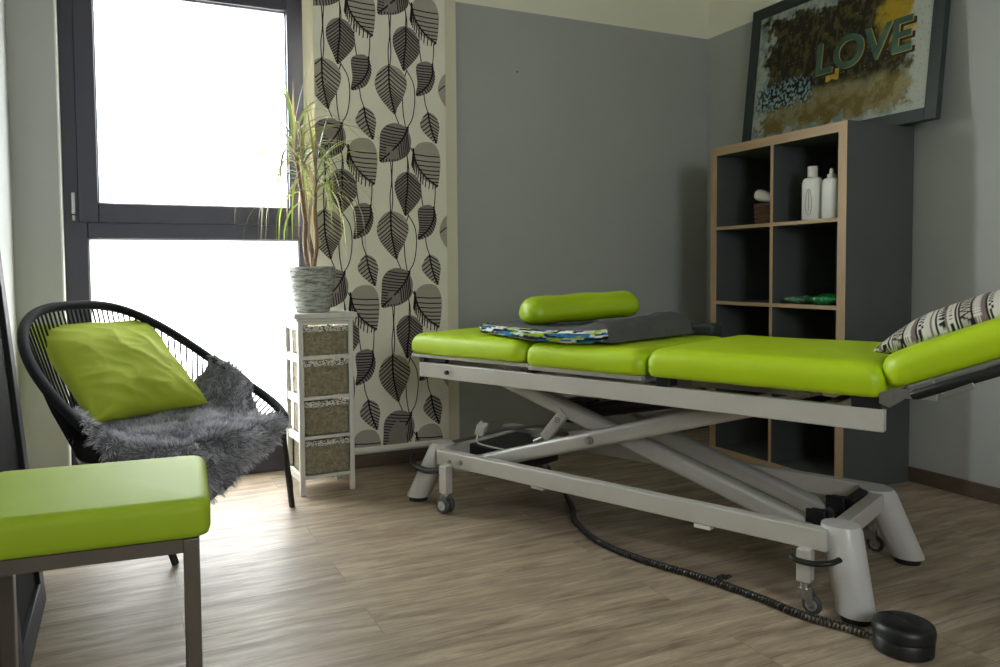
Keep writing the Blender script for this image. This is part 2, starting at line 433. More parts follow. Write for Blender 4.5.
def basket_mat():
    m, t = newmat('woven_grey_basket')
    wv = t.n('ShaderNodeTexWave', Vector=t.coords(scale=(1, 1, 1)), Scale=55., Distortion=1.5, _bands_direction='Z'); wv.inputs['Detail'].default_value = 2
    nz = t.n('ShaderNodeTexNoise', Vector=t.coords(), Scale=70., Detail=4.)
    c = t.ramp(nz.outputs[0], [(.3, lin((130, 122, 98))), (.7, lin((172, 163, 136)))])
    c = t.mix(.35, c, t.ramp(wv.outputs[0], [(.2, .5), (.8, 1.)]), 'MULTIPLY')
    t.pbsdf(Base__Color=c, Roughness=.85, Normal=t.bump(wv.outputs[0], .6, .003)); return m
BASK = basket_mat()
def trim_mat():
    m, t = newmat('lace_trim')
    vo = t.n('ShaderNodeTexVoronoi', Vector=t.coords(scale=(1, 1, 1.4)), Scale=120.)
    c = t.ramp(vo.outputs['Distance'], [(.0, lin((30, 24, 22))), (.35, lin((58, 50, 44))), (.45, lin((210, 205, 195)))])
    t.pbsdf(Base__Color=c, Roughness=.9); return m
TRIM = trim_mat()
tops = [.227, .387, .552, .698]
for k, (z0, z1) in enumerate(zip(zr, tops)):
    bk = MB(); x0, x1 = lw+.004, W_-lw-.003; zt = z1-.024 if k < 3 else z1-.03
    y0_, y1_ = .004, D_-.022
    # an open box with thick walls, slightly tapered
    for (a0, b0, a1, b1) in ((x0, y0_, x1, y0_+.008), (x0, y1_-.008, x1, y1_), (x0, y0_, x0+.008, y1_), (x1-.008, y0_, x1, y1_)):
        bk.box((a0, b0, z0-.004), (a1, b1, zt))
    bk.box((x0, y0_, z0-.004), (x1, y1_, z0+.004))
    o = bk.build('basket_drawer', BASK, cab, bevel=.003)
    lt = MB()
    nn = 60
    lt.grid(lambda a, b_: (lerp(x0-.001, x1+.001, a), y0_-.003-.002*sin(a*60), lerp(zt-.006, zt+.016+.002*sin(a*40+k), b_)), nn, 4)
    lt.grid(lambda a, b_: (lerp(x0-.001, x1+.001, a), y0_+.006-.002*sin(a*60), lerp(zt-.006, zt+.013+.002*sin(a*40+k), b_)), nn, 4)
    lt.box((x0, y0_, zt-.002), (x1, y0_+.004, zt+.008))
    lt.build('lace_trim', TRIM, o)
    # small hinged pull tag
    mt = MB(); mt.tube([((x0+x1)/2-.016, y0_-.003, zt-.03), ((x0+x1)/2-.012, y0_-.006, zt-.036), ((x0+x1)/2+.012, y0_-.006, zt-.034), ((x0+x1)/2+.018, y0_-.003, zt-.027)], .0014, 6)
    mt.build('pull_cord', simple('pale_cord', (190, 180, 150), .8), o)

# ------------------------------------------------------------------ potted dracaena
def pot_mat():
    m, t = newmat('whitewashed_pot')
    nz = t.n('ShaderNodeTexNoise', Vector=t.coords(scale=(10, 10, 60)), Scale=1.6, Detail=6., Roughness=.75)
    c = t.ramp(nz.outputs[0], [(.36, lin((92, 94, 86))), (.46, lin((140, 141, 134))), (.56, lin((186, 186, 180)))])
    t.pbsdf(Base__Color=c, Roughness=.8, Normal=t.bump(nz.outputs[0], .5, .004)); return m
PX, PY, PZ = -2.295, -.24, .737
pl = thing('potted_dracaena', 'spiky dracaena with thin drooping leaves in a whitewashed grey pot on the narrow cabinet', 'potted plant', (PX, PY, PZ))
MB().lathe([(.06, 0), (.069, .004), (.075, .03), (.076, .032), (.083, .07), (.09, .12), (.095, .16), (.096, .183), (.093, .188), (.088, .183), (.086, .15), (.05, .148)], 48).build('pot', pot_mat(), pl, smooth=True)
MB().lathe([(.0005, .168), (.05, .17), (.081, .166)], 24, cap=False).build('soil', simple('dark_soil', (70, 55, 40), .95, var=.4, bump=1., bscale=120), pl, smooth=True)
STEM = simple('dracaena_stem', (150, 120, 98), .7, var=.3, scale=60, bump=.6, bscale=90, stretch=(1, 1, 4))
crowns = [V((-.07, -.02, .70)), V((-.03, .01, .62)), V((.015, -.03, .55))]
tw = [(.012, 0), (-.012, .006), (.006, -.012)]
tr_ = MB()
for k, c in enumerate(crowns):
    pts = []
    for i in range(9):
        t_ = i/8; a_ = t_*3.2+k*2.1; rr = .018*(1-t_)+.004
        bulge = sin(pi*min(1, t_*1.6))*.014
        pts.append(V((tw[k][0]*.5, tw[k][1], .15)).lerp(c, t_**1.1)+V((cos(a_)*bulge, sin(a_)*bulge, 0)))
    tr_.tube(smooth_path(pts, 4), [lerp(.0095, .007, i/32) for i in range(33)], 9)
tr_.build('stem', STEM, pl, smooth=True)
def leafcols():
    return random.choice([lin((112, 132, 66)), lin((92, 118, 62)), lin((140, 150, 84)), lin((160, 150, 96)), lin((124, 110, 96)), lin((168, 158, 128)), lin((150, 160, 60))])
lf = MB(); lcols = []
for k, c in enumerate(crowns):
    n = (36, 36, 30)[k]
    for i in range(n):
        az = i*2.399+k; up = (i/n)              # inner leaves point up
        L = random.uniform(.32, .52)*(1 if up < .85 else .8)
        el = lerp(.2, 1.35, up**.9)+random.uniform(-.15, .15)
        droop = lerp(3.4, 1.6, up)*random.uniform(.8, 1.25)
        if i >= n-4: el = 1.45; droop = .3; L *= .85
        p = c+V((0, 0, lerp(-.10, .03, up))); d_el = el
        base = p.copy(); pts = [p.copy()]; segs = 12
        for q_ in range(segs):
            ds = L/segs
            dv = V((cos(az)*cos(d_el), sin(az)*cos(d_el), sin(d_el)))
            p = p+dv*ds; p.y = min(p.y, .125-.0008*q_); pts.append(p.copy())
            d_el = max(-1.5, d_el-droop/segs*(1.0 if q_ < 8 else .6)); az += random.uniform(-.04, .04)
        wmax = random.uniform(.0026, .0044)
        side = V((-sin(az), cos(az), 0)); o = len(lf.v); vs = []
        for q_, pp in enumerate(pts):
            t_ = q_/segs; ww = wmax*(.6+.9*sin(pi*min(1, t_*1.1+.1)))*(1-t_**3)+.0003
            nrm = V((cos(az)*.4, sin(az)*.4, -.9)).normalized()*ww*.35
            vs += [pp+side*ww, pp+nrm, pp-side*ww]
        fs = []
        for q_ in range(segs):
            a_ = q_*3; fs += [(a_, a_+1, a_+4, a_+3), (a_+1, a_+2, a_+5, a_+4)]
        lf.add(vs, fs)
        cc = leafcols(); c2 = lin((168, 140, 100))
        for q_ in range(segs+1):
            t_ = q_/segs; c_ = tuple(lerp(x, y, max(0, t_-.75)*2) for x, y in zip(cc, c2)); lcols += [c_]*3
lm, t = newmat('dracaena_leaf')
a_ = t.n('ShaderNodeAttribute', _attribute_name='Col')
bs = t.n('ShaderNodeBsdfPrincipled', Base__Color=a_.outputs[0], Roughness=.45)
tl = t.n('ShaderNodeBsdfTranslucent', Color=a_.outputs[0])
mx = t.n('ShaderNodeMixShader', i0=.35, i1=bs.outputs[0], i2=tl.outputs[0]); t.t.links.new(mx.outputs[0], t.out.inputs[0])
lf.build('foliage', lm, pl, smooth=True, recalc=False, cols=lcols)

# ------------------------------------------------------------------ string chair
CX, CY, Z0, PH, CA, CB, CHh, CK, CE, CN = -2.922, -.629, .527, -.817, .37, .361, .221, .044, -.152, 2.852
FW = V((cos(PH), sin(PH), 0)); WW = V((-sin(PH), cos(PH), 0))
chair = thing('string_chair', 'black string armchair with a round basket seat, beside the window', 'chair', (CX, CY, 0))
def rim(t_, r=1.):
    c_, s_ = cos(t_), sin(t_); kk = (abs(c_)**CN+abs(s_)**CN)**(-1/CN); c_ *= kk; s_ *= kk
    p = WW*(CA*c_*(1+CE*s_))*r-FW*(CB*s_)*r
    p.z = Z0+CHh*s_+CK*s_*s_; return p
SC, SR, SZ = FW*.02, .225, .315
def sring(t_): return SC+WW*(SR*1.15*cos(t_))-FW*(SR*sin(t_))+V((0, 0, SZ))
MB().tube([rim(i/96*2*pi) for i in range(96)], .0165, 12, closed=True).build('rim', CORD, chair, smooth=True)
MB().tube([sring(i/48*2*pi) for i in range(48)], .010, 8, closed=True).build('seat_ring', BLACKM, chair, smooth=True)
sm = MB(); NS = 112
for i in range(NS):
    t_ = i/NS*2*pi; a, b_ = rim(t_), sring(t_)
    hd = max(0, a.z-b_.z)
    mid = a.lerp(b_, .5)+V((0, 0, -.012))+(a-SC).normalized()*(.02*hd/.4)
    sm.tube([a, a.lerp(mid, .5)+V((0,0,.0)), mid, b_.lerp(mid, .5), b_], .0036, 5, caps=False)
for i in range(26):   # seat strings across the ring
    t_ = i/26*pi; sm.tube([sring(t_), SC+V((0, 0, SZ-.015)), sring(t_+pi)], .0032, 5, caps=False)
sm.build('string_weave', CORD, chair, smooth=True)
def Wc(x, y, z=0): return V((x-CX, y-CY, z))
legs = [(rim(radians(322))-V((0, 0, .005)), Wc(-2.44, -.467)), (Wc(-3.0, -.845, .36), Wc(-2.884, -.9)),
        (SC+WW*.16+FW*-.12+V((0, 0, SZ)), WW*.26-FW*.26), (SC-WW*.17-FW*.12+V((0, 0, SZ)), -WW*.28-FW*.24)]
for a, b_ in legs:
    b_ = V((b_.x, b_.y, .003)); o = MB().tube([a, b_], .0115, 10).build('leg', BLACKM, chair, smooth=True)
for pth in ([legs[2][0], SC+V((0, 0, SZ-.02)), legs[3][0]], [legs[0][0], rim(radians(322)).lerp(sring(radians(322)), .5), sring(radians(322))], [legs[1][0], sring(radians(215))]): MB().tube(pth, .009, 8).build('under_bar', BLACKM, chair, smooth=True)

# ------------------------------------------------------------------ sheepskin
def bowl(t_, r):
    """surface just above the strings; r = 0 centre .. 1 rim .. >1 hanging over the rim"""
    a, b_ = rim(t_), sring(t_)
    if r < .5: p = SC.lerp(b_, r/.5); p.z = .385
    elif r <= 1:
        k = (r-.5)/.5; p = b_.lerp(a, k); z1_ = p.z+.032; p.z = .5*(z1_+.385+sqrt((z1_-.385)**2+.0004))
    else:
        k = r-1; out = V((a.x, a.y, 0)).normalized(); d_ = k*.40
        p = a+out*(.034*(1-exp(-d_/.02))+.03*d_)+V((0, 0, .026-d_+.0*k))
        if d_ < .03: p.z = a.z+.026-d_*d_/.03*.5-.3*d_
    return p
def Rmax(td):
    td = td % 360
    key = [(0, 1.05), (8, 1.0), (17, .8), (28, .62), (45, .6), (90, .6), (140, .62), (170, .75), (190, .93), (205, 1.08), (222, 1.40), (243, 1.44), (254, 1.34), (268, 1.2), (283, 1.14), (298, 1.06), (310, .86), (322, .74), (336, .84), (347, 1.0), (360, 1.05)]
    for (a, x), (b_, y) in zip(key, key[1:]):
        if a <= td <= b_: return lerp(x, y, sst(a, b_, td))
skin = MB(); NT_, NR_ = 120, 40
def skp(a, b_):
    t_ = a*2*pi; r = Rmax(degrees_(t_))*b_
    p = bowl(t_, r); n_ = noise.noise(V((p.x*9, p.y*9, p.z*9)))
    return p+V((0, 0, .008*n_ if r < 1 else 0))
def degrees_(x): return x*180/pi
skin.grid(skp, NT_, NR_, wrapu=True)
sheep = skin.build('sheepskin', simple('sheepskin_hide', (118, 116, 120), .95, var=.2), None, smooth=True)
sheep.location = (CX, CY, 0)
tag(sheep, 'fluffy grey sheepskin spread over the seat of the black string chair', 'sheepskin')
sheep.modifiers.new('solid', 'SOLIDIFY').thickness = -.006
me = sheep.data
wool = MB(); wcols = []
polys = [(p.center.copy(), p.normal.copy(), p.area, [me.vertices[i].co.copy() for i in p.vertices]) for p in me.polygons]
tot = sum(p[2] for p in polys)
random.seed(3)
for pi_, (c_, n_, ar, vs) in enumerate(polys):
    rr_ = Rmax(360*((pi_ % NT_)+.5)/NT_)*((pi_//NT_)+.5)/(NR_-1)
    # wool side: up and inwards in the bowl, outwards where the skin hangs over the rim
    rad_ = V((c_.x, c_.y, 0)).normalized()
    ref = V((0, 0, 1))-rad_*.9 if rr_ < .98 else rad_+V((0, 0, .4))
    if n_.dot(ref) < 0: n_ = -n_
    cnt = ar/tot*42000
    cnt = int(cnt)+(random.random() < cnt-int(cnt))
    for _ in range(cnt):
        a, b_ = random.random(), random.random()
        p = vs[0].lerp(vs[1], a).lerp(vs[3].lerp(vs[2], a), b_)
        cl = noise.noise_vector(p*28)*.9+noise.noise_vector(p*70)*.5
        outw = V((p.x, p.y, 0)).normalized()
        L = random.uniform(.016, .034)
        d = (n_*.75+cl+outw*.35+V((0, 0, -.15))).normalized()
        d2 = (d+V((0, 0, -.45))+cl*.5).normalized()
        side = d.cross(V((random.uniform(-1, 1), random.uniform(-1, 1), random.uniform(-1, 1)))).normalized()*random.uniform(.0005, .0011)
        m_ = p+d*L*.55; e_ = m_+d2*L*.5
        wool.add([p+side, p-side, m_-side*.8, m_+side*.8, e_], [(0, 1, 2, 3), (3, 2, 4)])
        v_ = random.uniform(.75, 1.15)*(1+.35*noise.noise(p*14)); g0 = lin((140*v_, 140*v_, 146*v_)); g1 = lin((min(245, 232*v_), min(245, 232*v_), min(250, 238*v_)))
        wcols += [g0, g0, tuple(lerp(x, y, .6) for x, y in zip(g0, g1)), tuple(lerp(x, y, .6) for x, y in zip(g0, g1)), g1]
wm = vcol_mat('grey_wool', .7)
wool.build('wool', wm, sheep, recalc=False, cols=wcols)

# ------------------------------------------------------------------ cushions
def pillow_fn(Wd, Hd, Th, wr, seed, sag=.0, puff=2.2, pinch=.055):
    def fn(a, b_, sgn):
        x, y = a*2-1, b_*2-1
        e = max(0, (1-abs(x)**puff))**.5*max(0, (1-abs(y)**puff))**.5
        pin = pinch*(1-abs(x)**2)          # edges curve inward
        pin2 = pinch*(1-abs(y)**2)
        X = x*Wd/2*(1-pin2*abs(x)); Y = y*Hd/2*(1-pin*abs(y))
        n_ = V((X*7+seed, Y*7, sgn*2)); r1 = noise.noise(n_)
        ridge = abs(noise.noise(V((X*6+Y*5+seed, (Y*4-X*3), seed))))+.35*abs(noise.noise(V((X*9+Y*16, Y*12-X*8, seed+2))))
        Z = sgn*(Th/2*e+.002)+wr*e*(r1*.8-ridge*1.3)
        # corner wrinkles
        cr_ = (abs(x)*abs(y))**3
        Z += wr*1.2*cr_*sin(atan2(1-abs(y), 1-abs(x)+1e-6)*9)*sgn*(1-abs(x)*abs(y))
        return V((X, Y, Z))
    return fn
def make_pillow(fn, n, m_):
    mb = MB()
    idx = {}
    vs = []; fs = []; uv = []
    for sgn in (1, -1):
        for j in range(m_):
            for i in range(n):
                edge = i in (0, n-1) or j in (0, m_-1)
                k = (i, j, 0 if edge else sgn)
                if k not in idx: idx[k] = len(vs); p = fn(i/(n-1), j/(m_-1), sgn); vs.append(p if not edge else V((p.x, p.y, 0))); uv.append((i/(n-1), j/(m_-1), 0 if edge else sgn))
        for j in range(m_-1):
            for i in range(n-1):
                g_ = lambda i_, j_: idx[(i_, j_, 0 if (i_ in (0, n-1) or j_ in (0, m_-1)) else sgn)]
                q_ = (g_(i, j), g_(i+1, j), g_(i+1, j+1), g_(i, j+1)); fs.append(q_ if sgn > 0 else q_[::-1])
    mb.add(vs, fs); return mb, uv
mb, _ = make_pillow(pillow_fn(.465, .45, .15, .02, 3.1, pinch=.045), 80, 80)
CUSH = simple('lime_cotton', (158, 172, 40), .85, var=.06, scale=12, bump=.25, bscale=500)
cu = mb.build('cushion', CUSH, None, smooth=True)
TL, TR_, BR_, BL_ = V((-3.277, -.449, .716)), V((-2.941, -.202, .709)), V((-2.762, -.454, .436)), V((-3.097, -.701, .442))
cc = (TL+TR_+BR_+BL_)/4; ex = ((TR_-TL)+(BR_-BL_)).normalized(); ey = ((TL-BL_)+(TR_-BR_)); ey = (ey-ex*ey.dot(ex)).normalized(); ez = ex.cross(ey)
if ez.y > 0: ez = -ez
cu.matrix_world = Matrix(((ex.x, ey.x, ez.x, cc.x), (ex.y, ey.y, ez.y, cc.y), (ex.z, ey.z, ez.z, cc.z), (0, 0, 0, 1)))
tag(cu, 'plain lime green cotton cushion leaning in the black string chair', 'cushion')

# ------------------------------------------------------------------ stool
def rrect(x0, x1, y0, y1, r, n=6):
    out = []
    for cx_, cy_, a0 in ((x1-r, y1-r, 0), (x0+r, y1-r, pi/2), (x0+r, y0+r, pi), (x1-r, y0+r, 1.5*pi)):
        out += [(cx_+r*cos(a0+k*pi/2/n), cy_+r*sin(a0+k*pi/2/n)) for k in range(n+1)]
    return out
def loft_pad(mb, x0, x1, y0, y1, z0, h, R=.03, rc=.03, crown=.006, nr=8, base=.004, mapf=None, wr=0., seed=0):
    rings = [(.012, z0), (base, z0+.003), (0, z0+.014), (0, z0+h-R)]
    rings += [(R*(1-cos(k*pi/2/nr)), z0+h-R+R*sin(k*pi/2/nr)) for k in range(1, nr+1)]
    mw = min(x1-x0, y1-y0)/2
    for k in range(1, 9):
        ins = R+(mw-R-.004)*k/8; rings.append((ins, z0+h+crown*(1-(1-k/8)**2)))
    vs = []; n = 0
    N = 40
    for ins, z in rings:
        X0, X1, Y0, Y1 = x0+ins, x1-ins, y0+ins, y1-ins; r = max(.003, min(rc-ins*.4, (X1-X0)/2-.0005, (Y1-Y0)/2-.0005))
        # evenly: corner arcs + subdivided sides
        pts = []
        cs = [((X1-r, Y1-r), 0), ((X0+r, Y1-r), pi/2), ((X0+r, Y0+r), pi), ((X1-r, Y0+r), 1.5*pi)]
        for ci, ((a, b_), a0) in enumerate(cs):
            arc = [(a+r*cos(a0+k*pi/12), b_+r*sin(a0+k*pi/12)) for k in range(7)]
            pts += arc
            nx = cs[(ci+1) % 4]; e1 = (nx[0][0]+r*cos(nx[1]), nx[0][1]+r*sin(nx[1])); s1 = arc[-1]
            pts += [(lerp(s1[0], e1[0], k/10), lerp(s1[1], e1[1], k/10)) for k in range(1, 10)]
        n = len(pts)
        for (a, b_) in pts:
            p = V((a, b_, z))
            if wr:
                k_ = sst(z0, z0+h, z)
                q_ = noise.noise(V((a*9+seed, b_*9, z*4)))*.5+noise.noise(V((a*30+seed, b_*30, z*8)))*.25*(1 if ins < R else .3)
                out = V((a-(x0+x1)/2, b_-(y0+y1)/2, 0)).normalized()
                p += out*wr*q_*(1-k_*.5)+V((0, 0, wr*.7*q_*k_))
            if mapf: p = mapf(p)
            vs.append(p)
    fs = [(i*n+k, i*n+(k+1) % n, (i+1)*n+(k+1) % n, (i+1)*n+k) for i in range(len(rings)-1) for k in range(n)]
    fs += [tuple(range(n))[::-1], tuple(range((len(rings)-1)*n, len(rings)*n))]
    mb.add(vs, fs); return mb
stool = thing('stool', 'square stool with lime green padded seat and grey-brown steel legs', 'stool', (-3.052, -1.806, 0), radians(-4))
mb = MB(); loft_pad(mb, -.232, .187, -.172, .205, .431, .07, R=.022, rc=.03, crown=.004); mb.build('seat_pad', LIME_STOOL, stool, smooth=True)
xs, ys_ = (-.203, .153), (-.152, .182)
fr = MB()
for y in ys_: fr.box((xs[0]+.014, y-.012, .406), (xs[1]-.014, y+.012, .431))
for x in xs: fr.box((x-.012, ys_[0]+.014, .406), (x+.012, ys_[1]-.014, .431))
fr.build('seat_frame', STEEL, stool)
for x in xs:
    for y in ys_:
        o = MB().box((x-.014, y-.014, .012), (x+.014, y+.014, .431)).build('leg', STEEL, stool, bevel=.0025)
        MB().box((x-.013, y-.013, 0), (x+.013, y+.013, .016)).build('rubber_foot', RUBBER, o, bevel=.002)

# ------------------------------------------------------------------ leaning mirror
mir = thing('leaning_frame', 'tall black frame with dark glass leaning against the left wall behind the stool', 'frame', (-3.225, -1.31, 0))
tilt = atan2(.083, 1.0)
Mm = Matrix.Rotation(-tilt, 4, 'Y')
def mbx(mb, y0, y1, z0, z1, x0=-.03, x1=0): mb.box((x0, y0, z0), (x1, y1, z1), 0, Mm)
HM = 1.62
mf = MB(); mbx(mf, .215, .29, .002, HM); mbx(mf, -.25, -.175, .002, HM); mbx(mf, -.175, .215, .002, .077); mbx(mf, -.175, .215, HM-.075, HM)
mf.build('frame', simple('black_satin_frame', (13, 13, 15), .6, spec=.3), mir, bevel=.003)
MG = simple('smoked_glass', (12, 13, 14), .8, spec=.1)
g = MB(); mbx(g, -.18, .22, .07, HM-.07, -.02, -.012); g.build('dark_glass', MG, mir)
g = MB(); mbx(g, .29, .292, .002, HM, -.03, -.001); g.build('silver_edge', SILVER, mir)

# ------------------------------------------------------------------ shelf unit
SX, SY0, SY1, SH = -.4074, -1.2532, -.4882, 1.48   # front plane, near side, far side, height
shelf = thing('shelf_unit', 'tall dark grey open shelf unit with oak front edges against the right wall', 'shelf', (SX, SY0, 0))
DARK = simple('dark_grey_laminate', (84, 88, 86), .5, var=.04, scale=5)
OAK = simple('oak_edge', (186, 158, 124), .55, var=.12, scale=30, stretch=(1, 1, .1))
OAKH = simple('oak_edge_flat', (186, 158, 124), .55, var=.12, scale=30, stretch=(1, .1, 1))
D, Wd, th, ti = .39, .765, .04, .016
def panel(name, lo, hi, vert=True):
    mb = MB(); mb.box((lo[0]+.0015, lo[1], lo[2]), hi, 0); mb.box(lo, (lo[0]+.0015, hi[1], hi[2]), 1)
    return mb.build(name, [DARK, OAK if vert else OAKH], shelf)
panel('side_panel', (0, 0, 0), (D, th, SH-th)); panel('side_panel', (0, Wd-th, 0), (D, Wd, SH-th))
panel('top_panel', (0, 0, SH-th), (D, Wd, SH), False); panel('bottom_panel', (0, th, 0), (D, Wd-th, th), False)
panel('centre_divider', (0, Wd/2-ti/2, th), (D-.01, Wd/2+ti/2, SH-th))
cell = (SH-2*th-3*ti)/4; SHZ = []
for k in range(3):
    z = th+(k+1)*cell+k*ti; SHZ.append(z+ti)
    for (a, b_) in ((th, Wd/2-ti/2), (Wd/2+ti/2, Wd-th)): panel('shelf_board', (.0005, a, z), (D-.01, b_, z+ti), False)
MB().box((D-.01, th, th), (D-.004, Wd-th, SH-th)).build('back_panel', DARK, shelf)
Z3, Z2 = SHZ[2], SHZ[1]

# bottles
def bottle(label, x, y, h, wdt, dp, pump):
    b_ = thing('bottle', label, 'bottle', (x, y, Z3), radians(6), 'white bottles in the shelf')
    mb = MB(); hb = h*(.80 if not pump else .82)
    prof = [(.90, 0), (1, .004), (1, hb*.8), (.97, hb*.9), (.8, hb*.97), (.4, hb*1.0)]
    vs = []; n = 28
    for sc_, z in prof:
        for k in range(n):
            a_ = k/n*2*pi; c_, s_ = cos(a_), sin(a_); e_ = (abs(c_)**3.5+abs(s_)**3.5)**(-1/3.5)
            vs.append((c_*e_*dp/2*sc_, s_*e_*wdt/2*sc_, z))
    mb.add(vs, [(i*n+k, i*n+(k+1) % n, (i+1)*n+(k+1) % n, (i+1)*n+k) for i in range(len(prof)-1) for k in range(n)]+[tuple(range(n))[::-1], tuple(range((len(prof)-1)*n, len(prof)*n))])
    mb.build('body', WHITEP, b_, smooth=True)
    if not pump: MB().lathe([(.017, hb*.99), (.02, hb*1.0), (.02, h-.002), (.018, h)], 24).build('cap', WHITEP, b_, smooth=True)
    else: MB().lathe([(.015, hb*.99), (.017, hb*1.0), (.017, hb+.012), (.009, hb+.016), (.008, h-.004), (.005, h)], 24).build('cap', WHITEP, b_, smooth=True)
    if not pump:   # embossed grip window
        e = MB(); pts = [(-dp/2-.0012, .016*sin(a_)*(1 if cos(a_) < 0 else .8), hb*.42+hb*.3*cos(a_)) for a_ in [k/24*2*pi for k in range(24)]]
        e.tube(pts, .0013, 6, closed=True); e.tube([(-dp/2-.001, 0, hb*.2), (-dp/2-.001, 0, hb*.66)], .0016, 6); e.build('embossing', simple('grey_emboss', (170, 170, 160), .5), b_, smooth=True)
bottle('square-shouldered white plastic bottle with a wide round cap, in the top shelf compartment', SX+.045, -1.05, .225, .084, .05, False)
bottle('white plastic bottle with a narrow pointed nozzle, nearest the shelf edge', SX+.045, -1.145, .205, .07, .05, True)
# wicker basket
WICK = simple('brown_wicker', (96, 66, 46), .7, var=.3, scale=60)
bk = thing('wicker_basket', 'small square brown wicker basket in the top left shelf compartment', 'basket', (SX+.06, -.798, Z3+.001))
mb = MB(); hw, hd_, hh = .045, .035, .085
for k in range(9):
    z = .004+k*hh/9; ex_ = 1+.1*k/9
    pts = []
    for (ax, ay, bx_, by_) in ((-hd_, -hw, hd_, -hw), (hd_, -hw, hd_, hw), (hd_, hw, -hd_, hw), (-hd_, hw, -hd_, -hw)):
        for q_ in range(8):
            tt = q_/8; off = .0028*(1 if (q_+k) % 2 else -1)
            nx, ny = (by_-ay), -(bx_-ax); ll = sqrt(nx*nx+ny*ny)
            pts.append((lerp(ax, bx_, tt)*ex_+nx/ll*off, lerp(ay, by_, tt)*ex_+ny/ll*off, z))
    mb.tube(pts, .0048, 6, closed=True)
mb.box((-hd_, -hw, 0), (hd_, hw, .006))
mb.build('woven_wall', WICK, bk, smooth=True)
mb = MB(); rp = [V((x*1.14, y*1.14, hh)) for x, y in rrect(-hd_, hd_, -hw, hw, .008, 3)]
mb.tube(rp, .006, 8, closed=True); mb.build('rim', WICK, bk, smooth=True)
tb = MB(); Mr = Matrix.Rotation(radians(-62), 4, 'X') @ Matrix.Rotation(0, 4, 'Z')
tb.lathe([(.009, 0), (.012, .004), (.018, .03), (.0235, .07), (.026, .10), (.024, .118), (.012, .127), (.003, .129)], 24, M=Matrix.Rotation(radians(-74), 4, 'X'))
tb = tb.build('squeeze_tube', WHITEP, None, smooth=True); tb.location = (SX+.055, -.85, Z3+.104)
tag(tb, 'white rounded tube lying across the top of the wicker basket', 'tube')
# green bags
def bag(label, x, y, lx, ly, h, rgb, seed):
    m, t = newmat('glossy_green_film')
    nz = t.n('ShaderNodeTexNoise', Vector=t.coords(), Scale=40., Detail=5.)
    c = t.ramp(nz.outputs[0], [(.35, tuple(x_*.5 for x_ in lin(rgb))), (.6, lin(rgb)), (.75, lin((170, 205, 175)))])
    t.pbsdf(Base__Color=c, Roughness=.2, Normal=t.bump(nz.outputs[0], .8, .01))
    fn = pillow_fn(lx, ly, h, .012, seed); mb, _ = make_pillow(fn, 28, 28)
    o = mb.build('packet', m, None, smooth=True); o.location = (x, y, Z2+h*.5+.001)
    tag(o, label, 'packet', 'green packets on the shelf'); return o
bag('shiny bright green plastic packet lying in the shelf under the bottles', SX+.075, -1.13, .12, .15, .046, (30, 130, 62), 2.2)
bag('smaller dull pale green packet lying left of the shiny bright green one', SX+.08, -.975, .11, .12, .034, (96, 140, 104), 5.1)

# ------------------------------------------------------------------ framed picture on the shelf
pic = thing('framed_picture', 'large dark green framed grunge painting with the word LOVE, leaning on the shelf top', 'picture', (-.115, -.893, SH))
PT = atan2(.078, .72); Mp = Matrix.Rotation(PT, 4, 'Y')
PW, PHt = 1.035, .735; FRM = simple('dark_green_frame', (46, 56, 54), .45, var=.05)
mb = MB()
def pbx(mb, y0, y1, z0, z1, x0, x1, mi=0): mb.box((x0, y0, z0), (x1, y1, z1), mi, Mp)
bw = .052
pbx(mb, -PW/2, -PW/2+bw, 0, PHt, 0, .03); pbx(mb, PW/2-bw, PW/2, 0, PHt, 0, .03); pbx(mb, -PW/2+bw, PW/2-bw, 0, bw, 0, .03); pbx(mb, -PW/2+bw, PW/2-bw, PHt-bw, PHt, 0, .03)
mb.build('frame', FRM, pic, bevel=.002)
iw, ih = PW/2-bw+.002, PHt-2*bw+.004
def ncol(x, y):
    # x: 0 left .. 1 right ; y: 0 bottom .. 1 top (painting)
    def nz(f, s_=0, o=5):
        return noise.fractal(V((x*f*1.6, y*f, s_)), .8, 2., o)
    edge = min(x, 1-x, y*1.3, (1-y)*1.1)+.09*nz(7, 3)+.04*nz(22, 9)
    pale = V(lin((176, 182, 170))); pale2 = V(lin((132, 150, 150)))
    c = pale.lerp(pale2, sst(-.2, .4, nz(9, 11)))
    dark = V(lin((44, 42, 30))).lerp(V(lin((84, 76, 46))), sst(-.1, .5, nz(14, 5)))
    stre = noise.noise(V((x*60, y*9, 4)))
    dark = dark.lerp(V(lin((96, 88, 58))), sst(.1, .6, stre)*.6)
    ground = V(lin((122, 106, 58))).lerp(V(lin((146, 138, 100))), sst(-.3, .4, nz(6, 8)))
    mid = dark if False else dark.lerp(ground, 1-sst(.26, .36, y+.05*nz(6, 2)+.04*(x-.5)))
    c = c.lerp(mid, sst(.05, .1, edge))
    # yellow wash at upper right
    yl = sst(.10, .03, abs(x-.84)+.05*nz(9, 21)-.03) * sst(.42, .6, y+.1*nz(8, 6))
    c = c.lerp(V(lin((178, 150, 40))), yl*.9)
    # pale right margin
    c = c.lerp(pale, sst(.88, .93, x+.04*nz(12, 31)))
    # little crowd of pale-blue dabs at lower left
    d_ = sst(.13, .05, abs(y-.33)+.04*nz(10, 13))*sst(.22, .14, abs(x-.2))
    c = c.lerp(V(lin((150, 182, 190))) if noise.noise(V((x*70, y*40, 2))) > .05 else V(lin((24, 26, 24))), d_*.85)
    sp = noise.noise(V((x*120, y*90, 7)))
    if sp > .45: c = c.lerp(V(lin((20, 20, 18))), .35)
    if sp < -.66: c = c.lerp(pale, .5)
    return tuple(c)
NX, NY = 260, 160; cv = MB(); ccols = []
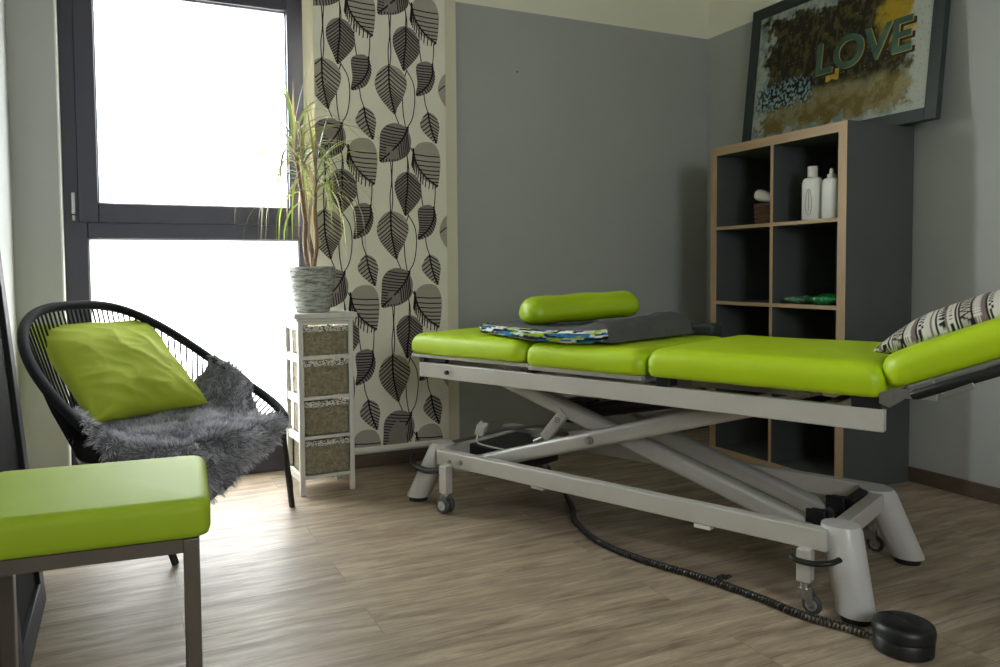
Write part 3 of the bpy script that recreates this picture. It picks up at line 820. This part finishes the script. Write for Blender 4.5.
cv.grid(lambda a, b_: Mp @ V((.012, iw-a*2*iw, bw-.002+b_*ih)), NX, NY)
for j in range(NY):
    for i in range(NX): ccols.append(ncol(i/(NX-1), j/(NY-1)))
cvo = cv.build('canvas', vcol_mat('painted_canvas', .6), pic, recalc=False, cols=ccols)
# word in plain upright letters, in green and ochre with a dark drop block
def word(txt, size, y, z, x, mat, name, ext=.001, par=cvo):
    cu_ = bpy.data.curves.new(name, 'FONT'); cu_.body = txt; cu_.size = size; cu_.extrude = ext; cu_.offset = .0045; cu_.align_x = 'CENTER'
    to = bpy.data.objects.new('tmp', cu_); me_ = bpy.data.meshes.new_from_object(to); bpy.data.objects.remove(to)
    Ml = Mp @ Matrix.Translation((x, y, z)) @ Matrix.Rotation(-pi/2, 4, 'Z') @ Matrix.Rotation(pi/2, 4, 'X')
    me_.transform(Ml); me_.materials.clear(); me_.materials.append(mat); o = bpy.data.objects.new(name, me_); COL.objects.link(o); o.parent = par; return o
word('LOVE', .20, -.155, .30, .0105, simple('painted_shadow', (28, 28, 22), .6), 'letter_shadow', .0003)
word('LOVE', .20, -.143, .31, .009, simple('painted_ochre', (176, 146, 52), .6, var=.35, scale=14), 'letters', .0003)
word('LOVE', .20, -.138, .313, .008, simple('painted_green', (60, 96, 78), .6, var=.5, scale=10), 'letter_face', .0003)
dab = MB(); dab.grid(lambda a, b_: Mp @ V((.0105, .035-.07*a, .27+.05*b_-.004*sin(a*9))), 8, 4); dab.build('yellow_dab', simple('yellow_paint', (196, 164, 60), .6, var=.3, scale=60), cvo)

# lime disc on the right wall
dsc = thing('wall_disc', 'lime green round decoration on the right wall, at the top right corner', 'wall decoration', (-.001, -1.60, 2.06))
MB().lathe([(.148, -.022), (.155, -.018), (.155, 0), (.15, .0)], 48, M=Matrix.Rotation(pi/2, 4, 'Y')).build('disc', simple('lime_lacquer', (150, 182, 40), .5), dsc, smooth=True)
nl = MB().cyl((-1.204, -.006, 1.885), (-1.204, 0, 1.885), .0035, seg=10).build('nail', BLACKM); tag(nl, 'tiny dark nail in the bare grey back wall', 'nail')

# ------------------------------------------------------------------ treatment table
TH = radians(-66.5)
bed = thing('treatment_table', 'electric massage table with bright lime green pads on a grey scissor frame', 'treatment table', (-1.328, -2.061, 0), TH)
BM = Matrix.Translation((-1.328, -2.061, 0)) @ Matrix.Rotation(TH, 4, 'Z')
V0, V1 = -.06, .585
ZP = .588
mb = MB(); loft_pad(mb, -1.597, -1.030, V0, V1, ZP, .078, R=.045, rc=.045, crown=.004, wr=.005, seed=1); mb.build('leg_pad', LIME, bed, smooth=True)
mb = MB(); loft_pad(mb, -1.026, -.582, V0, V1, ZP-.006, .078, R=.042, rc=.035, crown=.003, wr=.006, seed=5); mb.build('middle_pad', LIME, bed, smooth=True)
mb = MB(); loft_pad(mb, -.574, .068, V0, V1, ZP-.004, .085, R=.045, rc=.035, crown=.006, wr=.004, seed=9); mb.build('back_pad', LIME, bed, smooth=True)
HT = radians(23)
HP = V((.075, 0, .604))
def hmap(p):   # head section local (x along, z up) -> bed
    x, y, z = p; return V((HP.x+x*cos(HT)-z*sin(HT), y, HP.z+x*sin(HT)+z*cos(HT)))
mb = MB(); loft_pad(mb, .0, .46, V0, V1, 0., .082, R=.042, rc=.05, crown=.005, mapf=hmap, wr=.004, seed=12); mb.build('head_pad', LIME, bed, smooth=True)
# pad carrier plates
mb = MB()
mb.box((-1.58, V0+.01, .575), (-1.014, V1-.01, ZP)); mb.build('carrier_plate', TUBE, bed, bevel=.002)
mb = MB(); mb.box((-1.015, V0+.01, .568), (-.59, V1-.01, ZP-.006)); mb.build('carrier_plate', TUBE, bed, bevel=.002)
mb = MB(); mb.box((-.54, .06, .570), (.05, V1-.08, ZP-.004)); mb.build('carrier_plate', BLACK, bed, bevel=.002)
mb = MB(); vs0 = [hmap(V(p)) for p in ((.03, V0+.05, -.008), (.45, V0+.05, -.008), (.45, V1-.05, -.008), (.03, V1-.05, -.008), (.03, V0+.05, 0), (.45, V0+.05, 0), (.45, V1-.05, 0), (.03, V1-.05, 0))]
mb.add(vs0, [(0,3,2,1),(4,5,6,7),(0,1,5,4),(1,2,6,5),(2,3,7,6),(3,0,4,7)]); mb.build('carrier_plate', TUBE, bed)
# upper frame
uf = MB(); za, zb = .5, .556
for v_ in (-.045, .535): uf.box((-1.545, v_, za), (.067, v_+.028, zb))
for u_ in (-1.53, -.9, -.62, -.09): uf.box((u_, -.02, za+.004), (u_+.035, .54, zb-.004))
uf.build('upper_frame', GREY_METAL, bed, bevel=.003)
blk = MB()
for u_, w_ in ((-1.54, .02), (-1.03, .03), (-.545, .045), (-.008, .068)):
    for v_ in (-.042, .52): MB().box((u_, v_, zb), (u_+w_, v_+.05, .584)).build('support_block', BLACK, bed, bevel=.002)
MB().box((-1.52, -.03, zb), (-1.42, -.01, .575)).build('catch_plate', BLACK, bed, bevel=.002)
mb = MB(); mb.box((-.50, .1, .545), (-.2, .42, .57)); mb.tube([(-.36, .15, .565), (-.18, .1, .567), (-.13, .05, .563)], .01, 8); mb.build('actuator_cover', TUBE, bed, bevel=.004)
bo = MB(); bo.cyl((-1.395, -.055, .527), (-1.395, -.045, .527), .008, seg=8); bo.build('frame_bolt', BLACKM, bed)
# lower frame
lf_ = MB(); zl, zh = .168, .225
for v_ in (-.03, .50): lf_.box((-1.47, v_, zl), (-.065, v_+.04, zh))
lf_.box((-.085, .0, zl+.003), (-.045, .51, zh-.003)); lf_.box((-1.50, .0, zl+.01), (-1.46, .51, zh-.003))
lf_.build('lower_frame', GREY_METAL, bed, bevel=.004)
for (tu, tv, tz), (bu, bv) in (((-.048, .028, .234), (0, 0)), ((-.075, .47, .228), (0, .526)), ((-1.50, .04, .238), (-1.605, .0)), ((-1.50, .47, .236), (-1.60, .526))):
    o = MB(); a, b_ = V((bu, bv, .018)), V((tu, tv, tz))
    ax = (b_-a)
    n = 28; vs = []
    for k_, (p, r) in enumerate(((a, .046), (a+ax*.03, .0475), (a+ax*.5, .049), (a+ax*.94, .0505), (a+ax, .047))):
        for q_ in range(n):
            an = q_/n*2*pi; vs.append(p+V((cos(an)*r, sin(an)*r*.92, 0)))
    o.add(vs, [(i*n+k, i*n+(k+1) % n, (i+1)*n+(k+1) % n, (i+1)*n+k) for i in range(4) for k in range(n)]+[tuple(range(n))[::-1], tuple(range(4*n, 5*n))])
    lg = o.build('leg', LEG_METAL, bed, smooth=True)
    MB().lathe([(.034, 0), (.036, .003), (.034, .02)], 24, c=(bu, bv, 0)).build('rubber_foot', RUBBER, lg, smooth=True)
# scissor arms
def arm(a, b_, w_=.036, h_=.05):
    MB().beam(a, b_, w_, h_, r=.016).build('scissor_arm', TUBE, bed, smooth=True)
arm((-1.45, .055, .145), (-.24, .055, .527), h_=.056); arm((-1.45, .45, .145), (-.24, .45, .527), h_=.056)
arm((-1.30, .12, .512), (-.135, .12, .17), .05, .058); arm((-1.30, .29, .512), (-.135, .29, .17), .05, .058)
bo = MB(); bo.cyl((-.825, .034, .342), (-.825, .024, .342), .014, seg=16); bo.cyl((-.825, .025, .342), (-.825, .017, .342), .009, seg=6); bo.build('pivot_bolt', SILVER, bed, smooth=True)
for a, b_, r in (((-.84, .04, .335), (-.84, .47, .335), .014), ((-.15, .08, .185), (-.15, .43, .185), .016), ((-1.29, .08, .50), (-1.29, .43, .50), .014)): MB().cyl(a, b_, r).build('cross_shaft', SILVER, bed, smooth=True)
for v_ in (.145, .315):
    MB().box((-.16, v_-.05, .17), (-.11, v_-.035, .235)).box((-.16, v_-.036, .17), (-.11, v_+.001, .176)).box((-.16, v_+.0, .17), (-.11, v_+.012, .225)).build('guide_bracket', BLACK, bed, bevel=.002)
MB().box((-.12, .3, .2), (-.09, .46, .225)).build('stop_bar', BLACK, bed, bevel=.002)
# lifting motor
mt = MB(); mt.cyl((-.95, .20, .40), (-.50, .20, .50), .026, seg=20); mt.cyl((-.55, .20, .489), (-.25, .20, .54), .014, seg=16); mt.box((-1.02, .155, .36), (-.92, .245, .44)); mt.build('lift_motor', BLACK, bed, smooth=True, bevel=.004)
mb = MB(); mb.box((-1.46, .14, .13), (-1.24, .44, .222)); mb.build('control_box', BLACK, bed, bevel=.008)
mb = MB(); mb.lathe([(.05, 0), (.054, .004), (.054, .012), (.05, .016)], 28, c=(-1.24, .44, .236)); mb.build('castor_plate', STEEL, bed, smooth=True)
rod = MB(); rod.cyl((-1.47, .06, .238), (-1.40, .30, .262), .007, seg=10); rod.cyl((-1.40, .30, .262), (-1.30, .44, .268), .006, seg=10); rod.cyl((-1.27, .30, .25), (-1.12, .30, .262), .006, seg=10); rod.build('lever_rod', SILVER, bed, smooth=True)
# adapter plug on the frame
ad = MB(); Ma = Matrix.Translation((-1.437, .19, .274)) @ Matrix.Rotation(radians(20), 4, 'Y') @ Matrix.Rotation(radians(25), 4, 'Z')
ad.box((-.018, -.026, -.022), (.018, .026, .022), 0, Ma); ad = ad.build('power_plug', WHITEP, bed, bevel=.004)
MB().tube(smooth_path([(-1.42, .15, .262), (-1.40, .12, .24), (-1.36, .12, .232), (-1.28, .15, .22)], 6), .003, 6).build('white_lead', WHITEP, ad, smooth=True)
MB().tube([(-1.44, .2, .29), (-1.438, .205, .303)], .005, 8).tube([(-1.44, .2, .297), (-1.37, .32, .303)], .002, 6).build('plug_pin', SILVER, ad, smooth=True)
# hand control
hc = MB(); c0 = V((-1.058, .10, .306)); c1 = V((-.970, .10, .408)); hc.beam(c0, c1, .040, .02, r=.004, up=V((0, 1, 0)))
Mh = None
hco = hc.build('hand_control', TUBE, bed, smooth=True)
d_ = (c1-c0).normalized(); nn = V((0, -1, 0))
lg = MB(); cpt = c0.lerp(c1, .72)+V((0, -.0115, 0)); lg.tube([cpt+d_*.009*cos(k/20*2*pi)+d_.cross(nn)*.009*sin(k/20*2*pi) for k in range(20)], .0012, 5, closed=True); lg.tube([cpt-d_*.005, cpt+d_*.005], .0014, 6)
lg.build('round_emblem', STEEL, hco, smooth=True)
jn = MB(); jn.tube([(-1.10, .10, .288), (-1.075, .10, .298), (-1.06, .10, .306)], .013, 12); jn.cyl((-1.10, .10, .25), (-1.085, .10, .29), .009, seg=12); jn.build('swivel_joint', SILVER, hco, smooth=True)
# near castors
TYRE = simple('dark_grey_tyre', (70, 70, 70), .6); HUB = simple('light_grey_hub', (176, 176, 172), .45)
def castor(u_, v_, ztop, twin):
    h_ = MB(); h_.box((u_-.018, v_-.018, .085 if not twin else .075), (u_+.018, v_+.018, ztop)); h_ = h_.build('castor_post', GREY_METAL, bed, bevel=.003)
    m_ = MB(); m_.lathe([(.013, .0), (.013, .02)], 16, c=(u_, v_, .066)); m_.box((u_-.016, v_-.016, .055), (u_+.016, v_+.016, .068))
    if not twin:
        for q_ in (-.011, .011): m_.add([(u_-.016, v_+q_, .068), (u_+.018, v_+q_, .068), (u_+.03, v_+q_, .02), (u_+.018, v_+q_, .015)], [(0, 1, 2, 3)]); m_.box((u_-.012, v_+q_-.0015, .04), (u_+.02, v_+q_+.0015, .066))
    m_.build('fork', SILVER, h_, smooth=True)
    wx = u_+(.018 if not twin else .0)
    for q_ in ((-.014, .014) if twin else (0,)):
        wd = .010 if twin else .008
        rw = .031 if twin else .026; prof = [(.006, -wd), (rw*.7, -wd), (rw*.93, -wd*.6), (rw, 0), (rw*.93, wd*.6), (rw*.7, wd), (.006, wd)]
        MB().lathe(prof, 28, c=(wx, v_+q_, rw+.001), M=Matrix.Rotation(pi/2, 4, 'X')).cyl((wx, v_+q_-wd-.001, rw+.001), (wx, v_+q_+wd+.001, rw+.001), rw*.58, seg=24, mi=1).build('wheel', [TYRE, HUB], h_, smooth=True)
    MB().cyl((wx, v_-.026, .026), (wx, v_+.026, .026), .004, seg=10).build('axle', SILVER, h_, smooth=True)
castor(-1.405, -.05, .18, True); castor(-.115, -.035, .172, False)
castor(-1.405, .56, .18, True); castor(-.115, .555, .172, False)
MB().cyl((-1.345, -.031, .196), (-1.345, -.05, .196), .009, seg=14).build('lock_knob', SILVER, bed, smooth=True)
MB().cyl((-1.40, -.031, .19), (-1.40, -.042, .19), .006, seg=12).build('lock_screw', SILVER, bed, smooth=True)
mb = MB(); mb.box((-.43, -.028, .155), (-.38, .0, .168)); mb.build('frame_clip', WHITEP, bed, bevel=.002)
mb = MB(); mb.box((-1.03, -.02, .156), (-.98, .01, .168)); mb.build('frame_clip', WHITEP, bed, bevel=.002)
# brake handles
hl = MB(); ringc = V((-1.545, .015, .148))
hl.tube(smooth_path([ringc+V((-.10, .0, .02)), ringc+V((-.07, -.035, .006)), ringc+V((-.02, -.062, 0)), ringc+V((.04, -.068, -.004)), ringc+V((.10, -.062, .004)), ringc+V((.125, -.05, .012))], 6), .0115, 10, flat=1.)
hl.build('brake_handle', BLACK, bed, smooth=True)
hl = MB(); hl.tube(smooth_path([(-.135, -.075, .156), (-.12, -.083, .152), (-.08, -.085, .153), (-.045, -.07, .158), (-.03, -.04, .162)], 6), [.009]*25, 10, flat=.8); hl.build('brake_handle', BLACK, bed, smooth=True)
# head hinge, silver bracket and black hand bar
pts = [(.058, .572), (.058, .598), (.08, .606), (.105, .612), (.125, .612), (.12, .594), (.10, .578), (.08, .564)]
for v_ in (-.05, .57):
    hb = MB(); n = len(pts); hb.add([(x, v_, z) for x, z in pts]+[(x, v_+.006, z) for x, z in pts], [tuple(range(n)), tuple(range(n, 2*n))[::-1]]+[(i, (i+1) % n, n+(i+1) % n, n+i) for i in range(n)])
    hb.cyl((.082, v_-.006, .592), (.082, v_+.001, .592), .006, seg=12)
    hb.build('hinge_bracket', SILVER, bed)
for v_ in (-.055, .575):
    sl = MB(); sl.beam(hmap(V((.05, v_, -.006))), hmap(V((.46, v_, -.006))), .008, .008); sl.cyl(hmap(V((.10, v_-.012, -.01))), hmap(V((.10, v_, -.01))), .006, seg=12); sl.build('side_rail', SILVER, bed, bevel=.001)
    hd = MB(); a, b_ = hmap(V((.05, v_-.012, -.026))), hmap(V((.26, v_-.012, -.024))); hd.tube([a, a.lerp(b_, .05), a.lerp(b_, .5), a.lerp(b_, .95), b_], [.009, .0125, .013, .0125, .009], 14); hd = hd.build('hand_bar', BLACK, bed, smooth=True)
    tbm = MB(); tbm.beam(hmap(V((.11, v_-.02, -.044))), hmap(V((.18, v_-.02, -.040))), .006, .014); tbm.build('release_tab', SILVER, hd, bevel=.002)
# dark padded arm support on the far side
mb = MB(); loft_pad(mb, -.86, -.66, .60, .69, .648, .05, R=.012, rc=.015, crown=.001); ar = mb.build('arm_support', simple('dark_teal_vinyl', (34, 44, 44), .5), bed, smooth=True)
mb = MB(); mb.beam((-.76, .55, .53), (-.76, .655, .53), .03, .01); mb.beam((-.76, .65, .525), (-.76, .65, .650), .03, .01, up=V((1, 0, 0))); mb.build('arm_bracket', SILVER, bed)

# ------------------------------------------------------------------ blanket on the table
def bedpt(u_, v_, z): return BM @ V((u_, v_, z))
padtop = .667
def blpos(a, b_):
    # a along the table, b across
    u_ = lerp(-1.36, -.715, a)+.12*b_*(1-a)*.3+.03*b_; v_ = lerp(.0, .50, b_)
    v_ += -.03*sin(pi*a)*(1-b_)+.10*(1-a)**2*(1-b_)
    e = min(1, a*14, (1-a)*6.5, min(b_, 1-b_)*9); e = sqrt(max(0, 1-(1-e)**2))
    th_ = .034+.040*sst(.72, .90, a)*(.75+.5*b_)+.006*noise.noise(V((a*5, b_*5, 1)))+.006*noise.noise(V((a*13, b_*9, 4)))
    return u_, v_, e*th_
bt = MB(); NB = 44
bt.grid(lambda a, b_: (lambda q: V((q[0], q[1], padtop+.004+q[2])))(blpos(a, b_)), NB, NB)
bt.grid(lambda a, b_: (lambda q: V((q[0], q[1], padtop+.003)))(blpos(a, b_)), NB, NB)
GREYB = simple('charcoal_fleece', (84, 84, 84), .95, var=.12, scale=30, bump=.5, bscale=350)
blt = thing('blanket', 'folded charcoal grey blanket with a colourful patterned lining, on the lime table pads', 'blanket', (-1.328, -2.061, padtop), TH)
for q_ in range(len(bt.v)): bt.v[q_] = (bt.v[q_][0], bt.v[q_][1], bt.v[q_][2]-padtop)
bt.build('folded_cloth', GREYB, blt, smooth=True)
# patterned lining folded out along the near left edge
edge_pts = [V((-1.375, .17, .012)), V((-1.30, .085, .012)), V((-1.20, .025, .012)), V((-1.08, -.012, .011)), V((-.97, -.032, .009)), V((-.88, -.03, .010)), V((-.79, -.012, .014)), V((-.755, .02, .018))]
path = smooth_path(edge_pts, 14); NPp = len(path); SEG = 40
ln = MB(); lcol = []
cols_ = [lin((18, 20, 24)), lin((226, 230, 226)), lin((40, 120, 170)), lin((226, 230, 226)), lin((20, 22, 26)), lin((170, 200, 50)), lin((18, 60, 100))]
for i, p in enumerate(path):
    d = (path[min(i+1, NPp-1)]-path[max(i-1, 0)]).normalized(); sd = d.cross(V((0, 0, 1))).normalized()
    tt = i/(NPp-1); hh_ = lerp(.014, .021, tt)*(1 if 0 < i < NPp-1 else .2); ww_ = .034*(1 if 0 < i < NPp-1 else .2)
    for k in range(SEG):
        an = k/SEG*2*pi; rip = 1+.12*sin(an*5+tt*9)+.1*noise.noise(V((tt*9, an, 0)))
        ln.v.append(tuple(p+sd*cos(an)*ww_*rip+V((0, 0, 1))*(sin(an)*hh_*rip+.007)))
        cxp = tt*26; cyp = an*3.2
        cell_ = noise.cell(V((cxp*.7+1.1*noise.noise(V((cxp*.6, cyp*.7, 0))), cyp+1.3*noise.noise(V((cxp*.5, 4, cyp*.3))), 3)))
        lcol.append(cols_[int(abs(cell_)*6.99) % 7])
for i in range(NPp-1):
    for k in range(SEG): ln.f.append((i*SEG+k, i*SEG+(k+1) % SEG, (i+1)*SEG+(k+1) % SEG, (i+1)*SEG+k)); ln.m.append(0)
ln.f += [tuple(range(SEG)), tuple(range((NPp-1)*SEG, NPp*SEG))[::-1]]; ln.m += [0, 0]
lno = ln.build('patterned_lining', vcol_mat('patterned_fleece', .9, .4), blt, smooth=True, cols=lcol); lno['label'] = 'blue, white, black and lime patterned lining'
# ------------------------------------------------------------------ bolster
bs_ = MB(); a, b_ = bedpt(-1.135, .075, .743), bedpt(-.93, .50, .762); ax = b_-a; L = ax.length; d = ax.normalized(); sd = d.cross(V((0, 0, 1))).normalized(); up = sd.cross(d)
prof = []; n = 12
for k in range(n+1): an = k/n*pi/2; prof.append((-.0+.035*(1-cos(an)) , sin(an)))
R_ = .063; vs = []; st_ = [(.055*(1-cos(k/8*pi/2)), sin(k/8*pi/2)) for k in range(9)]
stations = [(x, .22+.78*y) for x, y in st_]+[(L*k/14, 1+.04*sin(k*1.1)) for k in range(3, 12)]+[(L-x, .22+.78*y) for x, y in st_[::-1]]
sg = 36
for x, y in stations:
    for k in range(sg):
        an = k/sg*2*pi; c_, s_ = cos(an), sin(an); zz = s_*R_*y
        if s_ < 0: zz *= .62
        vs.append(a+d*x+sd*c_*R_*1.12*y+up*zz)
m_ = len(stations)
bs_.add(vs, [(i*sg+k, i*sg+(k+1) % sg, (i+1)*sg+(k+1) % sg, (i+1)*sg+k) for i in range(m_-1) for k in range(sg)]+[tuple(range(sg))[::-1], tuple(range((m_-1)*sg, m_*sg))])
bo_ = bs_.build('bolster', simple('lime_bolster_vinyl', (160, 190, 8), .42, var=.03, scale=6), None, smooth=True)
tag(bo_, 'lime green half-round bolster lying on the folded grey blanket', 'bolster')

# ------------------------------------------------------------------ patterned pillow
def pattern(u_, v_):
    """ethnic band print; u along, v across (metres)"""
    cream, blk_, tp, st = (206, 203, 190), (34, 32, 32), (120, 106, 104), (176, 172, 156)
    p = u_ % .155
    def tri(w_, h0, h1, x):  # row of triangles
        k = (v_ % w_)/w_; return abs(k-.5)*2 < (x-h0)/(h1-h0)
    if p < .006: return tp
    if p < .012: return cream
    if p < .016: return blk_
    if p < .034: return blk_ if tri(.016, .016, .034, p) and p > .019 else cream
    if p < .040: return tp
    if p < .056: return blk_ if ((v_ % .012) < .004 and .044 < p < .052) else cream
    if p < .060: return blk_
    if p < .064: return cream
    if p < .068: return blk_
    if p < .090:
        k = (v_ % .020)/.020; return blk_ if abs(abs(k-.5)*2-(p-.068)/.022) < .22 else st
    if p < .094: return blk_
    if p < .112: return tp if ((v_ % .009) < .003 and (p % .006) < .003) else cream
    if p < .122: return tp
    if p < .126: return blk_
    if p < .143: return blk_ if ((v_ % .022) < .011) == (p < .1345) and .129 < p < .140 else cream
    return cream
PWd, PHd = .46, .40
mb, uv = make_pillow(pillow_fn(PWd, PHd, .125, .004, 8.), 190, 150)
pcols = [lin(pattern(a*PWd+.02, b_*PHd+(.03 if s_ < 0 else 0)) if s_ >= 0 else pattern(a*PWd+.06, b_*PHd)) for a, b_, s_ in uv]
pw = mb.build('pillow', vcol_mat('printed_cotton', .9, .2), None, smooth=True, recalc=False, cols=pcols)
pa = radians(20)
# axes: x along the head section, y across, z up from the pad
exb = V((cos(pa), 0, sin(pa))); eyb = V((0, 1, 0)); ezb = exb.cross(eyb)
Rb = BM.to_3x3(); ex, ey, ez = Rb @ exb, Rb @ eyb, Rb @ ezb
pcn = BM @ (V((.03, .235, .686))+exb*PWd/2*.97+ezb*.006)
pw.matrix_world = Matrix(((ex.x, ey.x, ez.x, pcn.x), (ex.y, ey.y, ez.y, pcn.y), (ex.z, ey.z, ez.z, pcn.z), (0, 0, 0, 1)))
tag(pw, 'cream pillow with black and brown ethnic bands on the raised head pad', 'pillow')

# ------------------------------------------------------------------ foot switch and coiled cable
fs_ = thing('foot_switch', 'round black foot switch on the floor by the table leg', 'foot switch', (-1.358, -2.213, 0), radians(-10))
MB().lathe([(.060, 0), (.064, .003), (.065, .034), (.062, .037)], 48).build('base', BLACK, fs_, smooth=True)
MB().lathe([(.061, .037), (.0665, .039), (.0675, .055), (.064, .066), (.056, .070), (.03, .0715), (.001, .072)], 48).build('pedal_cover', BLACK, fs_, smooth=True)
mb = MB(); mb.box((-.001, -.045, .0705), (.001, .045, .0735))
mb.build('pedal_ridge', BLACK, fs_)
pts = [V((-1.50, -.80, .13)), V((-1.46, -.86, .03)), V((-1.50, -.98, .012)), V((-1.573, -1.12, .012)), V((-1.612, -1.323, .012)), V((-1.585, -1.5, .012)), V((-1.515, -1.687, .012)), V((-1.465, -1.872, .012)), V((-1.445, -1.996, .012)), V((-1.40, -2.10, .012)), V((-1.385, -2.16, .014))]
path = smooth_path(pts, 24)
cl = [0]
for i in range(1, len(path)): cl.append(cl[-1]+(path[i]-path[i-1]).length)
Lt = cl[-1]; pitch_ = .0098; coil = []; steps = int(Lt/pitch_*12); j = 0
for q_ in range(steps+1):
    s0 = q_/steps*Lt
    while j < len(cl)-2 and cl[j+1] < s0: j += 1
    t_ = (s0-cl[j])/max(1e-9, cl[j+1]-cl[j]); p = path[j].lerp(path[j+1], t_); d = (path[j+1]-path[j]).normalized()
    sd = d.cross(V((0, 0, 1))).normalized(); up = sd.cross(d); r = .0078*sst(0, .22, s0)*sst(0, .04, Lt-s0)+.0004
    an = s0/pitch_*2*pi; coil.append(p+sd*cos(an)*r+up*sin(an)*r)
cb = MB().tube(coil, .0028, 6); 
cbo = cb.build('coiled_cable', simple('black_cable', (38, 36, 34), .4, spec=.7), None, smooth=True); tag(cbo, 'black coiled cable running on the floor from the table to the foot switch', 'cable')
# small cable tangle beside it
cx0 = V((-1.462, -1.735, .012)); tg = MB(); pp = []
for q_ in range(240):
    an = q_/240*2*pi*9; r = .018+.003*sin(q_*.7); pp.append(cx0+V((cos(q_/240*pi*1.3)*.02+.006*cos(an), sin(q_/240*pi*1.3)*.012, .006*sin(an)+.002*sin(q_*.1)+.001)))
tg.tube(pp, .0022, 5); tgo = tg.build('cable_loop', bpy.data.materials['black_cable'], None, smooth=True); tag(tgo, 'small curl of black cable beside the coiled cable', 'cable')

# ------------------------------------------------------------------ light
wd = bpy.data.worlds.new('overcast'); sc.world = wd; wd.use_nodes = True
nt = wd.node_tree; bg = nt.nodes['Background']; bg.inputs[0].default_value = (.92, .965, 1., 1); bg.inputs[1].default_value = 5.
# overcast sky, brighter around the veiled sun low on the left
tc = nt.nodes.new('ShaderNodeTexCoord'); dt = nt.nodes.new('ShaderNodeVectorMath'); dt.operation = 'DOT_PRODUCT'
dt.inputs[1].default_value = V((-.80, .56, .22)).normalized(); nt.links.new(tc.outputs['Generated'], dt.inputs[0])
mx_ = nt.nodes.new('ShaderNodeMath'); mx_.operation = 'MAXIMUM'; mx_.inputs[1].default_value = 0; nt.links.new(dt.outputs['Value'], mx_.inputs[0])
pw_ = nt.nodes.new('ShaderNodeMath'); pw_.operation = 'POWER'; pw_.inputs[1].default_value = 8; nt.links.new(mx_.outputs[0], pw_.inputs[0])
ml_ = nt.nodes.new('ShaderNodeMath'); ml_.operation = 'MULTIPLY_ADD'; ml_.inputs[1].default_value = 14.; ml_.inputs[2].default_value = 4.4; nt.links.new(pw_.outputs[0], ml_.inputs[0])
nt.links.new(ml_.outputs[0], bg.inputs[1])
def portal(name, loc, rot, sx_, sy_):
    l = bpy.data.lights.new(name, 'AREA'); l.shape = 'RECTANGLE'; l.size = sx_; l.size_y = sy_; l.cycles.is_portal = True
    o = bpy.data.objects.new(name, l); COL.objects.link(o); o.location = loc; o.rotation_euler = rot
portal('daylight_portal', ((WX0+WX1)/2, .2, 1.14), (radians(-90), 0, 0), 1.02, 2.3)
portal('daylight_portal', ((RX0+RX1)/2, YF-.13, 1.55), (radians(90), 0, 0), .9, 1.1)  # portal of the added fill window
